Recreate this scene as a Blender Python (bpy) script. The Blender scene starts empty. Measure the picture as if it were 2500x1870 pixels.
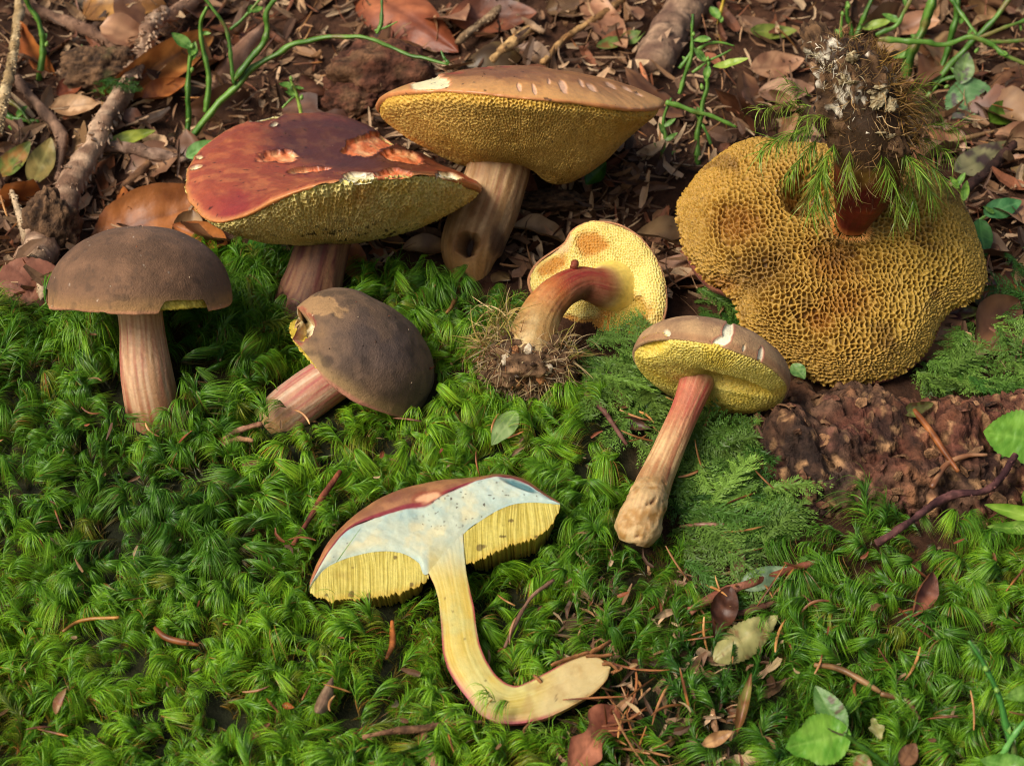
import bpy, math, random
import numpy as np
from mathutils import Vector, Matrix

# ------------------------------------------------------------------ camera, sky, sun, exposure
# everything below is written in centimetres; CM turns it into metres
CM = 0.01
rng = np.random.default_rng(7)
random.seed(7)
scene = bpy.context.scene
COL = scene.collection
PITCH = math.radians(18.0)
DIST = 52.0
W0, H0 = 2500.0, 1870.0
FPX = 1250.0 / math.tan(math.radians(16.7))
Rv = np.array([1.0, 0, 0])
Fv = np.array([0, math.cos(PITCH), -math.sin(PITCH)])
Uv = np.array([0, math.sin(PITCH), math.cos(PITCH)])
CAM = -DIST * Fv

cd = bpy.data.cameras.new('camera')
cam = bpy.data.objects.new('camera', cd)
COL.objects.link(cam)
cam.location = CAM * CM
cam.rotation_euler = (math.pi / 2 - PITCH, 0, 0)
cd.sensor_width = 36.0
cd.lens = 18.0 / math.tan(math.radians(16.7))
cd.clip_start = 0.01
cd.clip_end = 200.0
cd.dof.use_dof = True
cd.dof.focus_distance = 0.495
cd.dof.aperture_fstop = 24.0
scene.camera = cam

SUN_DIR = np.array([-0.60, -0.58, 0.62])           # towards the sun
SUN_DIR = SUN_DIR / np.linalg.norm(SUN_DIR)
world = bpy.data.worlds.new('World')
scene.world = world
world.use_nodes = True
wn = world.node_tree.nodes
sky = wn.new('ShaderNodeTexSky')
sky.sky_type = 'NISHITA'
sky.sun_disc = False
sky.sun_elevation = math.asin(SUN_DIR[2])
sky.sun_rotation = math.atan2(SUN_DIR[0], SUN_DIR[1])
sky.air_density = 1.0
sky.dust_density = 4.0
bgn = wn['Background']
bgn.inputs['Strength'].default_value = 0.085
world.node_tree.links.new(sky.outputs[0], bgn.inputs[0])
sd = bpy.data.lights.new('sun', 'SUN')
sd.energy = 2.5
sd.angle = math.radians(26)
sd.color = (1.0, 0.94, 0.85)
sun = bpy.data.objects.new('sun', sd)
COL.objects.link(sun)
sun.rotation_euler = Vector(SUN_DIR).to_track_quat('Z', 'Y').to_euler()
vs = scene.view_settings
vs.view_transform = 'Standard'
vs.look = 'None'
vs.exposure = 0.5
vs.gamma = 1.0
vs.use_curve_mapping = False
try:
    vs.use_white_balance = True
    vs.white_balance_temperature = 6700
    vs.white_balance_tint = 10
except Exception:
    pass
scene.cycles.max_bounces = 8
scene.cycles.diffuse_bounces = 4
scene.cycles.glossy_bounces = 2
scene.cycles.transmission_bounces = 4
scene.cycles.use_denoising = True
scene.cycles.filter_width = 1.1

# ------------------------------------------------------------------ numeric helpers
def nrm(v):
    v = np.asarray(v, float)
    return v / (np.linalg.norm(v, axis=-1, keepdims=True) + 1e-12)

def V(r, u, b):
    """direction given as right / up / towards the camera"""
    return r * Rv + u * Uv - b * Fv

def ray(u, v):
    u = np.asarray(u, float); v = np.asarray(v, float)
    return Fv + ((u - W0 / 2) / FPX)[..., None] * Rv + ((H0 / 2 - v) / FPX)[..., None] * Uv

def P(u, v, d):
    """world point seen at photograph pixel (u, v), d cm deep"""
    return CAM + np.asarray(d, float)[..., None] * ray(u, v)

def proj(p):
    q = np.asarray(p, float) - CAM
    d = q @ Fv
    return W0 / 2 + (q @ Rv) / d * FPX, H0 / 2 - (q @ Uv) / d * FPX, d

def plane_hit(u, v, p0, n):
    r = ray(u, v)
    t = ((p0 - CAM) @ n) / (r @ n)
    return CAM + t[..., None] * r

def sstep(a, b, x):
    t = np.clip((x - a) / (b - a), 0, 1)
    return t * t * (3 - 2 * t)

def mix(a, b, t):
    t = np.asarray(t)
    if np.ndim(a) == 1 and np.ndim(t) >= 1: a = np.broadcast_to(a, t.shape + (len(a),))
    if np.ndim(b) == 1 and np.ndim(t) >= 1: b = np.broadcast_to(b, t.shape + (len(b),))
    if np.ndim(a) > np.ndim(t): t = t[..., None]
    return a * (1 - t) + b * t

def C(h):
    """'#rrggbb' as it looks -> linear"""
    h = h.lstrip('#')
    c = np.array([int(h[i:i + 2], 16) / 255 for i in (0, 2, 4)])
    return np.where(c <= 0.04045, c / 12.92, ((c + 0.055) / 1.055) ** 2.4)

def _hash(ix, iy, iz, seed):
    h = (ix.astype(np.int64) * 374761393 + iy.astype(np.int64) * 668265263 + iz.astype(np.int64) * 2147483647 + seed * 974634777) & 0xFFFFFFFF
    h = ((h ^ (h >> 13)) * 1274126177) & 0xFFFFFFFF
    h = ((h ^ (h >> 16)) * 2246822519) & 0xFFFFFFFF
    h = h ^ (h >> 15)
    return h / 4294967296.0

def vnoise(p, scale=1.0, seed=0):
    p = np.asarray(p, float) * scale
    i = np.floor(p).astype(np.int64)
    f = p - i
    f = f * f * f * (f * (f * 6 - 15) + 10)
    x, y, z = i[..., 0], i[..., 1], i[..., 2]
    fx, fy, fz = f[..., 0], f[..., 1], f[..., 2]
    def L(a, b, t): return a + (b - a) * t
    r = L(L(L(_hash(x, y, z, seed), _hash(x + 1, y, z, seed), fx), L(_hash(x, y + 1, z, seed), _hash(x + 1, y + 1, z, seed), fx), fy),
          L(L(_hash(x, y, z + 1, seed), _hash(x + 1, y, z + 1, seed), fx), L(_hash(x, y + 1, z + 1, seed), _hash(x + 1, y + 1, z + 1, seed), fx), fy), fz)
    return r * 2 - 1

def fbm(p, scale=1.0, octaves=4, seed=0, gain=0.5):
    a, s, t, n = 1.0, scale, 0.0, 0.0
    for k in range(octaves):
        t = t + a * vnoise(p, s, seed + k * 17)
        n += a; a *= gain; s *= 2.03
    return t / n

def worley(p2, scale, seed=0):
    """2D cells: (distance to the nearest wall, cell random)"""
    p = np.asarray(p2, float) * scale
    i = np.floor(p).astype(np.int64)
    f1 = np.full(p.shape[:-1], 9.0); f2 = np.full(p.shape[:-1], 9.0); cr = np.zeros(p.shape[:-1])
    z = np.zeros_like(i[..., 0])
    for dx in (-1, 0, 1):
        for dy in (-1, 0, 1):
            cx, cy = i[..., 0] + dx, i[..., 1] + dy
            qx = cx + 0.12 + 0.76 * _hash(cx, cy, z, seed); qy = cy + 0.12 + 0.76 * _hash(cx, cy, z, seed + 5)
            d = np.hypot(p[..., 0] - qx, p[..., 1] - qy)
            r = _hash(cx, cy, z, seed + 9)
            near = d < f1
            f2 = np.where(near, f1, np.minimum(f2, d)); cr = np.where(near, r, cr); f1 = np.where(near, d, f1)
    return f2 - f1, cr, f1

def in_poly(u, v, poly):
    poly = np.asarray(poly, float)
    r = np.zeros(np.shape(u), bool)
    j = len(poly) - 1
    for i in range(len(poly)):
        (xi, yi), (xj, yj) = poly[i], poly[j]
        c = ((yi > v) != (yj > v)) & (u < (xj - xi) * (v - yi) / (yj - yi + 1e-9) + xi)
        r ^= c; j = i
    return r

def pinterp(th, table):
    """periodic smooth table {degrees: value}"""
    k = sorted(table.items())
    x = np.radians([a for a, _ in k]); y = np.array([b for _, b in k])
    x = np.concatenate([x - 2 * np.pi, x, x + 2 * np.pi]); y = np.tile(y, 3)
    t = np.mod(th, 2 * np.pi)
    i = np.clip(np.searchsorted(x, t) - 1, 1, len(x) - 3)
    m = (y[2:] - y[:-2]) / (x[2:] - x[:-2]); m = np.concatenate([[0], m, [0]])
    h = x[i + 1] - x[i]; s = (t - x[i]) / h
    return ((2 * s**3 - 3 * s**2 + 1) * y[i] + (s**3 - 2 * s**2 + s) * h * m[i] + (-2 * s**3 + 3 * s**2) * y[i + 1] + (s**3 - s**2) * h * m[i + 1])

def spline(pts, n):
    """smooth curve through pts, n samples"""
    p = np.asarray(pts, float)
    if len(p) == 2:
        t = np.linspace(0, 1, n)[:, None]
        return p[0] * (1 - t) + p[1] * t
    e = np.vstack([2 * p[0] - p[1], p, 2 * p[-1] - p[-2]])
    seg = np.linalg.norm(np.diff(p, axis=0), axis=1); cum = np.concatenate([[0], np.cumsum(seg)])
    t = np.linspace(0, cum[-1], n)
    i = np.clip(np.searchsorted(cum, t, side='right') - 1, 0, len(p) - 2)
    s = ((t - cum[i]) / (seg[i] + 1e-9))[:, None]
    a, b, c, d = e[i], e[i + 1], e[i + 2], e[i + 3]
    return 0.5 * (2 * b + (c - a) * s + (2 * a - 5 * b + 4 * c - d) * s**2 + (3 * b - a - 3 * c + d) * s**3)

def frames(cl):
    t = nrm(np.gradient(cl, axis=0))
    n = np.cross(t[0], [0.13, 0.7, 0.69]); 
    if np.linalg.norm(n) < 1e-3: n = np.cross(t[0], [1, 0, 0])
    n = nrm(n)
    N = [n]
    for k in range(1, len(t)):
        n = n - t[k] * (n @ t[k]); n = nrm(n); N.append(n)
    N = np.array(N)
    return t, N, np.cross(t, N)

# ------------------------------------------------------------------ object helpers
def tag(o, label=None, cat=None, group=None, kind=None):
    if label: o['label'] = label
    if cat: o['category'] = cat
    if group: o['group'] = group
    if kind: o['kind'] = kind
    return o

def quads_grid(nu, nv, wrap=False, off=0):
    a = np.arange(nu * nv).reshape(nu, nv) + off
    if wrap:
        b = np.roll(a, -1, axis=1)
        return np.stack([a[:-1], b[:-1], b[1:], a[1:]], -1).reshape(-1, 4)
    return np.stack([a[:-1, :-1], a[:-1, 1:], a[1:, 1:], a[1:, :-1]], -1).reshape(-1, 4)

def mesh_data(name, verts, faces, mat, col=None, smooth=True, extra=None):
    verts = np.asarray(verts, float).reshape(-1, 3) * CM
    me = bpy.data.meshes.new(name)
    if isinstance(faces, np.ndarray):
        m, k = faces.shape
        me.vertices.add(len(verts)); me.vertices.foreach_set('co', verts.ravel().astype(np.float32))
        me.loops.add(m * k); me.loops.foreach_set('vertex_index', faces.ravel().astype(np.int32))
        me.polygons.add(m); me.polygons.foreach_set('loop_start', np.arange(0, m * k, k, dtype=np.int32))
        me.update(calc_edges=True)
    else:
        me.from_pydata(verts.tolist(), [], [list(map(int, f)) for f in faces])
    me.polygons.foreach_set('use_smooth', np.full(len(me.polygons), smooth))
    if col is not None:
        col = np.asarray(col, float).reshape(-1, 3)
        at = me.attributes.new('tone', 'FLOAT_COLOR', 'POINT')
        c4 = np.ones((len(col), 4), np.float32); c4[:, :3] = np.clip(col, 0, 1)
        at.data.foreach_set('color', c4.ravel())
    me.materials.append(MAT[mat] if isinstance(mat, str) else mat)
    return me

def base_of(o):
    b = np.zeros(3)
    while o is not None:
        b = b + np.array(o.location) / CM
        o = o.parent
    return b

def thing(name, label, cat, base, group=None):
    o = bpy.data.objects.new(name, None)
    o.empty_display_size = 0.01
    COL.objects.link(o)
    o.location = np.asarray(base, float) * CM
    return tag(o, label, cat, group)

def part(name, verts, faces, mat, parent=None, col=None, smooth=True, kind=None, base=None):
    """one mesh object; verts in world cm"""
    verts = np.asarray(verts, float).reshape(-1, 3)
    if parent is not None:
        b = base_of(parent)
    else:
        b = np.asarray(base, float) if base is not None else verts.mean(0)
    o = bpy.data.objects.new(name, mesh_data(name, verts - b, faces, mat, col, smooth))
    COL.objects.link(o)
    if parent is not None:
        o.parent = parent
    else:
        o.location = b * CM
    if kind: o['kind'] = kind
    return o

def ell(u, v, cx, cy, rx, ry, ang=0, ns=None, soft=0.12):
    a = math.radians(ang)
    x = (u - cx) * math.cos(a) + (v - cy) * math.sin(a); y = -(u - cx) * math.sin(a) + (v - cy) * math.cos(a)
    d = np.hypot(x / rx, y / ry)
    if ns is not None: d = d + ns
    return 1 - sstep(1 - soft, 1 + soft, d)

def tube_verts(cl, rad, na=10, disp=None, ends=True):
    """rings round a centre line, closed at the ends; returns verts, quads"""
    t, n, b = frames(cl)
    th = np.linspace(0, 2 * np.pi, na, endpoint=False)
    rad = np.broadcast_to(np.asarray(rad, float), (len(cl),))
    ring = n[:, None, :] * np.cos(th)[None, :, None] + b[:, None, :] * np.sin(th)[None, :, None]
    v = cl[:, None, :] + ring * rad[:, None, None]
    if disp is not None:
        v = v + ring * disp(v, th)[..., None]
    if ends:
        v = np.concatenate([np.repeat(cl[:1][:, None], na, 1) - t[0] * rad[0] * 0.25, v, np.repeat(cl[-1:][:, None], na, 1) + t[-1] * rad[-1] * 0.25], 0)
    return v, quads_grid(v.shape[0], na, True)
# ------------------------------------------------------------------ materials (node based)
MAT = {}
def material(name, rough=0.6, spec=0.35, sss=0.0, sss_rad=(0.003, 0.0015, 0.0006), trans=0.0, bump=0.0, bscale=900.0, var=0.25, vscale=300.0,
             sheen=0.0, coat=0.0, base=None, pervar=0.0, stretch=None, rvar=0.15, tint=False):
    m = bpy.data.materials.new(name)
    m.use_nodes = True
    nt = m.node_tree; N = nt.nodes; L = nt.links
    for n in list(N): N.remove(n)
    out = N.new('ShaderNodeOutputMaterial')
    pb = N.new('ShaderNodeBsdfPrincipled')
    if base is None:
        at = N.new('ShaderNodeAttribute'); at.attribute_name = 'tone'; colr = at.outputs['Color']
    else:
        rgb = N.new('ShaderNodeRGB'); rgb.outputs[0].default_value = (*base, 1); colr = rgb.outputs[0]
    tc = N.new('ShaderNodeTexCoord')
    vec = tc.outputs['Object']
    if stretch:
        mp = N.new('ShaderNodeMapping'); mp.inputs['Scale'].default_value = stretch
        L.new(vec, mp.inputs['Vector']); vec = mp.outputs['Vector']
    no = N.new('ShaderNodeTexNoise'); no.inputs['Scale'].default_value = vscale; no.inputs['Detail'].default_value = 5; no.inputs['Roughness'].default_value = 0.65
    L.new(vec, no.inputs['Vector'])
    mr = N.new('ShaderNodeMapRange'); mr.inputs['From Min'].default_value = 0.25; mr.inputs['From Max'].default_value = 0.75
    mr.inputs['To Min'].default_value = 1 - var; mr.inputs['To Max'].default_value = 1 + var
    L.new(no.outputs['Fac'], mr.inputs['Value'])
    vm = N.new('ShaderNodeVectorMath'); vm.operation = 'SCALE'
    L.new(colr, vm.inputs[0]); L.new(mr.outputs[0], vm.inputs['Scale'])
    colr = vm.outputs[0]
    if tint:
        ti = N.new('ShaderNodeAttribute'); ti.attribute_type = 'INSTANCER'; ti.attribute_name = 'tint'
        ad = N.new('ShaderNodeVectorMath'); ad.operation = 'ADD'; ad.inputs[1].default_value = (1, 1, 1)
        L.new(ti.outputs['Vector'], ad.inputs[0])
        mu = N.new('ShaderNodeVectorMath'); mu.operation = 'MULTIPLY'
        L.new(colr, mu.inputs[0]); L.new(ad.outputs[0], mu.inputs[1]); colr = mu.outputs[0]
    if pervar > 0:
        oi = N.new('ShaderNodeObjectInfo')
        hs = N.new('ShaderNodeHueSaturation')
        m2 = N.new('ShaderNodeMapRange'); m2.inputs['To Min'].default_value = 1 - pervar; m2.inputs['To Max'].default_value = 1 + pervar
        L.new(oi.outputs['Random'], m2.inputs['Value']); L.new(m2.outputs[0], hs.inputs['Value'])
        L.new(colr, hs.inputs['Color']); colr = hs.outputs['Color']
    L.new(colr, pb.inputs['Base Color'])
    r2 = N.new('ShaderNodeMapRange'); r2.inputs['To Min'].default_value = max(0.05, rough - rvar); r2.inputs['To Max'].default_value = min(1, rough + rvar)
    L.new(no.outputs['Fac'], r2.inputs['Value']); L.new(r2.outputs[0], pb.inputs['Roughness'])
    pb.inputs['Specular IOR Level'].default_value = spec
    if sss > 0:
        pb.inputs['Subsurface Weight'].default_value = sss
        pb.inputs['Subsurface Radius'].default_value = sss_rad
        pb.inputs['Subsurface Scale'].default_value = 1.0
    if sheen > 0:
        pb.inputs['Sheen Weight'].default_value = sheen; pb.inputs['Sheen Roughness'].default_value = 0.5
    if coat > 0:
        pb.inputs['Coat Weight'].default_value = coat; pb.inputs['Coat Roughness'].default_value = 0.25
    if bump > 0:
        n2 = N.new('ShaderNodeTexNoise'); n2.inputs['Scale'].default_value = bscale; n2.inputs['Detail'].default_value = 6; n2.inputs['Roughness'].default_value = 0.6
        L.new(vec, n2.inputs['Vector'])
        bp = N.new('ShaderNodeBump'); bp.inputs['Strength'].default_value = 1.0; bp.inputs['Distance'].default_value = bump
        L.new(n2.outputs['Fac'], bp.inputs['Height']); L.new(bp.outputs[0], pb.inputs['Normal'])
    sh = pb.outputs[0]
    if trans > 0:
        tr = N.new('ShaderNodeBsdfTranslucent')
        L.new(colr, tr.inputs['Color'])
        mx = N.new('ShaderNodeMixShader'); mx.inputs['Fac'].default_value = trans
        L.new(sh, mx.inputs[1]); L.new(tr.outputs[0], mx.inputs[2]); sh = mx.outputs[0]
    L.new(sh, out.inputs['Surface'])
    MAT[name] = m
    return m

material('velvet_cap', rough=0.75, spec=0.3, sheen=0.04, bump=0.00030, bscale=1800, var=0.22, vscale=1100)
material('smooth_cap', rough=0.36, spec=0.5, bump=0.00016, bscale=900, var=0.16, vscale=700, sss=0.12, rvar=0.12)
material('pores', rough=0.55, spec=0.35, sss=0.15, sss_rad=(0.0005, 0.0003, 0.0001), bump=0.00012, bscale=1500, var=0.16, vscale=900)
material('stem_skin', rough=0.58, spec=0.3, sss=0.25, sss_rad=(0.002, 0.001, 0.0006), bump=0.00018, bscale=1300, var=0.2, vscale=700)
material('flesh', rough=0.5, spec=0.4, sss=0.4, sss_rad=(0.002, 0.0015, 0.001), bump=0.00010, bscale=1200, var=0.07, vscale=500)
material('moss', rough=0.40, spec=0.4, trans=0.30, var=0.18, vscale=250, rvar=.1, tint=True)
material('feather_moss', rough=0.5, spec=0.35, trans=0.3, var=0.2, vscale=300)
material('dead_leaf', rough=0.45, spec=0.4, trans=0.14, bump=0.00020, bscale=500, var=0.3, vscale=160, pervar=0.3)
material('green_leaf', rough=0.40, spec=0.4, trans=0.28, bump=0.00010, bscale=600, var=0.14, vscale=220)
material('green_stem', rough=0.42, spec=0.4, trans=0.0, sss=0.15, bump=0.00010, bscale=700, var=0.2, vscale=250)
material('twig_bark', rough=0.8, spec=0.25, bump=0.00060, bscale=700, var=0.45, vscale=350)
material('log_bark', rough=0.82, spec=0.2, bump=0.0018, bscale=520, var=0.75, vscale=380, rvar=0.2)
material('needle', rough=0.42, spec=0.4, bump=0.00008, bscale=900, var=0.3, vscale=220, pervar=0.3)
material('fibre', rough=0.7, spec=0.25, trans=0.1, var=0.3, vscale=400)
material('soil', rough=0.9, spec=0.2, bump=0.0009, bscale=500, var=0.5, vscale=420)
material('litter', rough=0.6, spec=0.3, bump=0.00030, bscale=500, var=0.35, vscale=240, trans=0.08)

# ------------------------------------------------------------------ ground: a bank rising away from the camera
_ys = np.linspace(-4000, 4000, 16001)
_sl = math.tan(math.radians(26)) * (sstep(-220, -30, _ys) * (1 - sstep(28, 160, _ys)))
_zb = np.concatenate([[0], np.cumsum((_sl[1:] + _sl[:-1]) / 2 * np.diff(_ys))]); _zb -= np.interp(0, _ys, _zb)
GN = np.array([0, -math.sin(math.radians(26)), math.cos(math.radians(26))])
def plane_xy(u, v):
    p = plane_hit(np.array(float(u)), np.array(float(v)), np.zeros(3), GN)
    return p[0], p[1]
# mounds and hollows of the bank: photo pixel, radii (cm), height (cm)
MOUNDS = [((230, 900), 6.0, 3.6, 1.3), ((500, 1150), 6, 3, 0.5), ((850, 1330), 8, 3.5, -0.3), ((200, 1650), 6, 3, 0.4), ((2250, 1480), 6, 2.6, 0.8), ((1350, 1000), 7, 3, 0.3),
          ((180, 480), 5, 4, -1.2), ((700, 250), 6, 4, -1.0), ((1400, 560), 4, 2.5, -0.9), ((1800, 1150), 3.0, 2.5, 0.2), ((2200, 1390), 5, 1.6, .5), ((1500, 1720), 4, 2.5, -0.3),
          ((2300, 200), 9, 5, -0.6), ((1700, 1550), 2.0, 1.5, -0.4), ((2350, 820), 4, 3, 0.4), ((1260, 150), 6, 4, 0.2)]
_M = [(*plane_xy(*m[0]), m[1], m[2], m[3]) for m in MOUNDS]
def gz(x, y):
    x = np.asarray(x, float); y = np.asarray(y, float)
    z = np.interp(y, _ys, _zb)
    for mx, my, rx, ry, h in _M:
        z = z + h * np.exp(-(((x - mx) / rx) ** 2 + ((y - my) / ry) ** 2))
    q = np.stack([x, y, np.zeros_like(x)], -1)
    z = z + 0.45 * fbm(q, 0.22, 3, 3) + 0.16 * fbm(q, 0.9, 2, 11)
    z = z + 25 * fbm(q, 0.006, 3, 23) * sstep(60, 600, np.hypot(x, y))
    return z
def gp(x, y, up=0.0):
    return np.stack([np.asarray(x, float), np.asarray(y, float), gz(x, y) + up], -1)
def gnormal(x, y):
    e = 0.15
    return nrm(np.stack([-(gz(x + e, y) - gz(x - e, y)) / (2 * e), -(gz(x, y + e) - gz(x, y - e)) / (2 * e), np.ones_like(np.asarray(x, float))], -1))
def G(u, v, up=0.0):
    """point of the ground seen at photograph pixel (u, v)"""
    u = np.asarray(u, float); v = np.asarray(v, float)
    r = ray(u, v)
    t = ((np.zeros(3) - CAM) @ GN) / (r @ GN)
    t = np.clip(t, 25, 130)
    dz = -(r[..., 2] - 0.45 * r[..., 1])
    for _ in range(11):
        p = CAM + t[..., None] * r
        t = np.clip(t + .9 * (p[..., 2] - gz(p[..., 0], p[..., 1]) - up) / dz, 25, 140)
    return CAM + t[..., None] * r
def Gd(u, v, up=0.0):
    return (G(u, v, up) - CAM) @ Fv

def axis_coords(lo, hi, step, far, grow=1.28):
    a = list(np.arange(lo, hi + 1e-6, step)); s = step
    b = []; x = hi
    while x < far: s *= grow; x += s; b.append(x)
    s = step; c = []; x = lo
    while x > -far: s *= grow; x -= s; c.append(x)
    return np.array(c[::-1] + a + b)
gx = axis_coords(-28, 28, 0.34, 3000); gy = axis_coords(-22, 36, 0.34, 3000)
XX, YY = np.meshgrid(gx, gy)
gv = gp(XX, YY)
q = np.stack([XX, YY, 0 * XX], -1)
near = np.exp(-(np.hypot(XX, YY) / 60) ** 4)
gv[..., 2] += near * (0.13 * fbm(q, 2.2, 3, 31))
n1 = fbm(q, 0.6, 4, 41)[..., None] * .5 + .5
n2 = fbm(q, 3.0, 3, 43)[..., None] * .5 + .5
gcol = C('#2a1a10') * (1 - n1) + C('#4d3222') * n1
gcol = gcol * (0.6 + 0.8 * n2)
_gu, _gv, _ = proj(np.where((np.abs(XX) < 60)[..., None] & (np.abs(YY) < 40)[..., None], gv, np.array([0, 30., 20.])))
_mm = (sstep(860, 960, _gv + 60 * n1[..., 0] - sstep(400, 700, _gu) * 60) * (1 - sstep(1500, 1650, _gu) * (1 - sstep(1480, 1560, _gv))))[..., None]     # old moss and humus, blackened to paint in the shade between tufts
gcol = gcol * (1 - _mm) + (C('#10160a') * (1 - n2) + C('#2a2a14') * n2) * _mm
ground = part('ground', gv, quads_grid(len(gy), len(gx)), 'soil', col=gcol, kind='structure', base=(0, 0, 0))
tag(ground, label='dark brown forest soil of the mossy bank under everything')
# ------------------------------------------------------------------ mushrooms
def frame_of(c, a, ref=None):
    a = nrm(a); ref = Rv if ref is None else ref
    ex = nrm(ref - (ref @ a) * a)
    return c, ex, np.cross(a, ex), a

def grid_normals(v, wrap):
    if wrap:
        dv = np.roll(v, -1, 1) - np.roll(v, 1, 1)
    else:
        dv = np.gradient(v, axis=1)
    du = np.gradient(v, axis=0)
    return nrm(np.cross(du, dv))

def thetas(n, front=None, k=0.0):
    """angles round a cap, denser towards 'front' (radians)"""
    t = np.linspace(0, 2 * np.pi, n, endpoint=False)
    if front is None: return t
    return t - k * np.sin(t - front)

def cap_surface(fr, R, prof, nr, th, Rf=None, wave=None, smax=None, wpow=2.0, spow=1.0):
    """prof: list of (rho, z) in units of R, apex (or stem) first. returns verts, rho, theta, arc-length coords"""
    c, ex, ey, ez = fr
    prof = np.asarray(prof, float)
    pr = spline(prof, 400) if len(prof) < 200 else prof
    pr[:, 0] = np.maximum(pr[:, 0], 0)
    al = np.concatenate([[0], np.cumsum(np.linalg.norm(np.diff(pr, axis=0), axis=1))])
    sa = al / al[-1]
    s = np.linspace(0, 1, nr) ** spow
    S, T = np.meshgrid(s, th, indexing='ij')
    if smax is not None: S = S * smax(T)
    rho = np.interp(S, sa, pr[:, 0]); z = np.interp(S, sa, pr[:, 1])
    arc = (np.interp(S, sa, al) + pr[0, 0]) * R
    rr = np.ones_like(T) if Rf is None else Rf(T)
    if wave is not None: z = z + wave(T) * rho ** wpow
    x = rho * R * rr * np.cos(T); y = rho * R * rr * np.sin(T)
    v = c + x[..., None] * ex + y[..., None] * ey + (z * R)[..., None] * ez
    return v, rho, T, np.stack([arc * np.cos(T), arc * np.sin(T)], -1)

def dome(H, e=2.0, n=40, lip=0.03):
    a = np.linspace(0, np.pi / 2, n)
    r = np.sin(a) ** (2 / e); z = H * np.cos(a) ** (2 / e)
    p = np.stack([r, z], -1)
    p = np.vstack([p, [[0.998, -lip * .6], [0.985, -lip], [0.96, -lip * 1.05]]])
    return p

def densify(p, n=400):
    p = np.asarray(p, float)
    a = np.concatenate([[0], np.cumsum(np.linalg.norm(np.diff(p, axis=0), axis=1))])
    t = np.linspace(0, a[-1], n)
    return np.stack([np.interp(t, a, p[:, k]) for k in range(2)], -1)

def pore_disp(v, wrap, arc, cell, depth, seed, sx=1.0, sy=1.0, warp=0.25, sign=1, jag=0.0, wall=(0.04, 0.34)):
    """push cell centres in; returns verts, wall mask (1 on the walls), cell random"""
    a = np.stack([arc[..., 0] * sx, arc[..., 1] * sy], -1)
    q = np.concatenate([a, 0 * a[..., :1]], -1)
    a = a + warp * cell * np.stack([fbm(q, 0.8 / cell, 2, seed + 1), fbm(q, 0.8 / cell, 2, seed + 2)], -1)
    d, cr, f1 = worley(a, 1 / cell, seed)
    w = 1 - sstep(wall[0], wall[1], d)
    n = grid_normals(v, wrap) * sign
    lift = -depth * (1 - w) * (0.6 + 0.6 * cr) + jag * (cr - .5)
    return v + n * lift[..., None], w, cr

def stem_surface(pts, rad, nl, na, seed, rough=0.03, fib=0.02):
    cl = spline(pts, nl)
    rp = np.asarray(rad, float)
    seg = np.concatenate([[0], np.cumsum(np.linalg.norm(np.diff(np.asarray(pts, float), axis=0), axis=1))]); seg /= seg[-1]
    s = np.linspace(0, 1, nl)
    r = spline(np.stack([seg * 10, rp], -1), 400)
    r = np.interp(s, r[:, 0] / 10, r[:, 1])
    t, n, b = frames(cl)
    th = np.linspace(0, 2 * np.pi, na, endpoint=False)
    ring = n[:, None] * np.cos(th)[None, :, None] + b[:, None] * np.sin(th)[None, :, None]
    L = np.linalg.norm(np.diff(cl, axis=0), axis=1).sum()
    q = np.stack([np.cos(th)[None] * np.ones((nl, 1)) * 1.0, np.sin(th)[None] * np.ones((nl, 1)), (s * L)[:, None] * np.ones((1, na))], -1)
    lump = fbm(q * [1, 1, 0.7], 0.9, 3, seed)
    fibre = fbm(q * [7, 7, 0.9], 1.0, 3, seed + 3)
    v = cl[:, None] + ring * (r[:, None] * (1 + rough * 3 * lump) + fib * fibre)[..., None]
    return v, s[:, None] * np.ones((1, na)), q, fibre, ring

def close_end(v, grid_col=None, last=True, bulge=0.0):
    """add a shrinking row so that the tube ends in a cut"""
    e = v[-1] if last else v[0]
    c = e.mean(0)
    rows = [c + (e - c) * k for k in (0.93, 0.6, 0.25, 0.0)]
    if not last: rows = rows[::-1]
    out = np.concatenate([v, np.array(rows)], 0) if last else np.concatenate([np.array(rows), v], 0)
    if grid_col is None: return out
    cc = np.repeat(grid_col[-1:] if last else grid_col[:1], 4, 0)
    return out, (np.concatenate([grid_col, cc], 0) if last else np.concatenate([cc, grid_col], 0))

def speck(v, scale, thr, seed):
    return sstep(thr, thr + 0.06, vnoise(v, scale, seed))

def grit(parent, v, n, size, colr, seed, test=None, norm=None):
    """tiny crumbs and scraps sticking to a surface (v: vertex grid)"""
    r = np.random.default_rng(seed)
    nn = grid_normals(v, True).reshape(-1, 3) if norm is None else norm.reshape(-1, 3)
    p = v.reshape(-1, 3)
    ok = np.arange(len(p))
    i = ok[r.integers(0, len(ok), n)]
    q, m = p[i], nn[i]
    m = np.where(((m @ -Fv) < 0)[:, None], -m, m)
    t1_ = nrm(np.cross(m, r.normal(size=(n, 3)))); t2_ = np.cross(m, t1_)
    L = (size * r.uniform(.3, 1, n) ** 2)[:, None]; W_ = L * r.uniform(.25, .8, (n, 1))
    vv = np.stack([q - t1_ * L - m * .01, q + t2_ * W_ + m * .008, q + t1_ * L + m * r.uniform(0, .5, (n, 1)) * L, q - t2_ * W_ + m * .008, q + m * (.02 + .4 * W_)], 1)
    a = np.arange(n)[:, None] * 5
    ff = np.concatenate([a + [0, 1, 4], a + [1, 2, 4], a + [2, 3, 4], a + [3, 0, 4]])
    pal = np.array([C(h) for h in colr]); c = pal[r.integers(0, len(pal), n)]
    part('grit', vv, ff, 'litter', parent, np.broadcast_to(c[:, None], vv.shape), smooth=False, kind='stuff')
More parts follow.
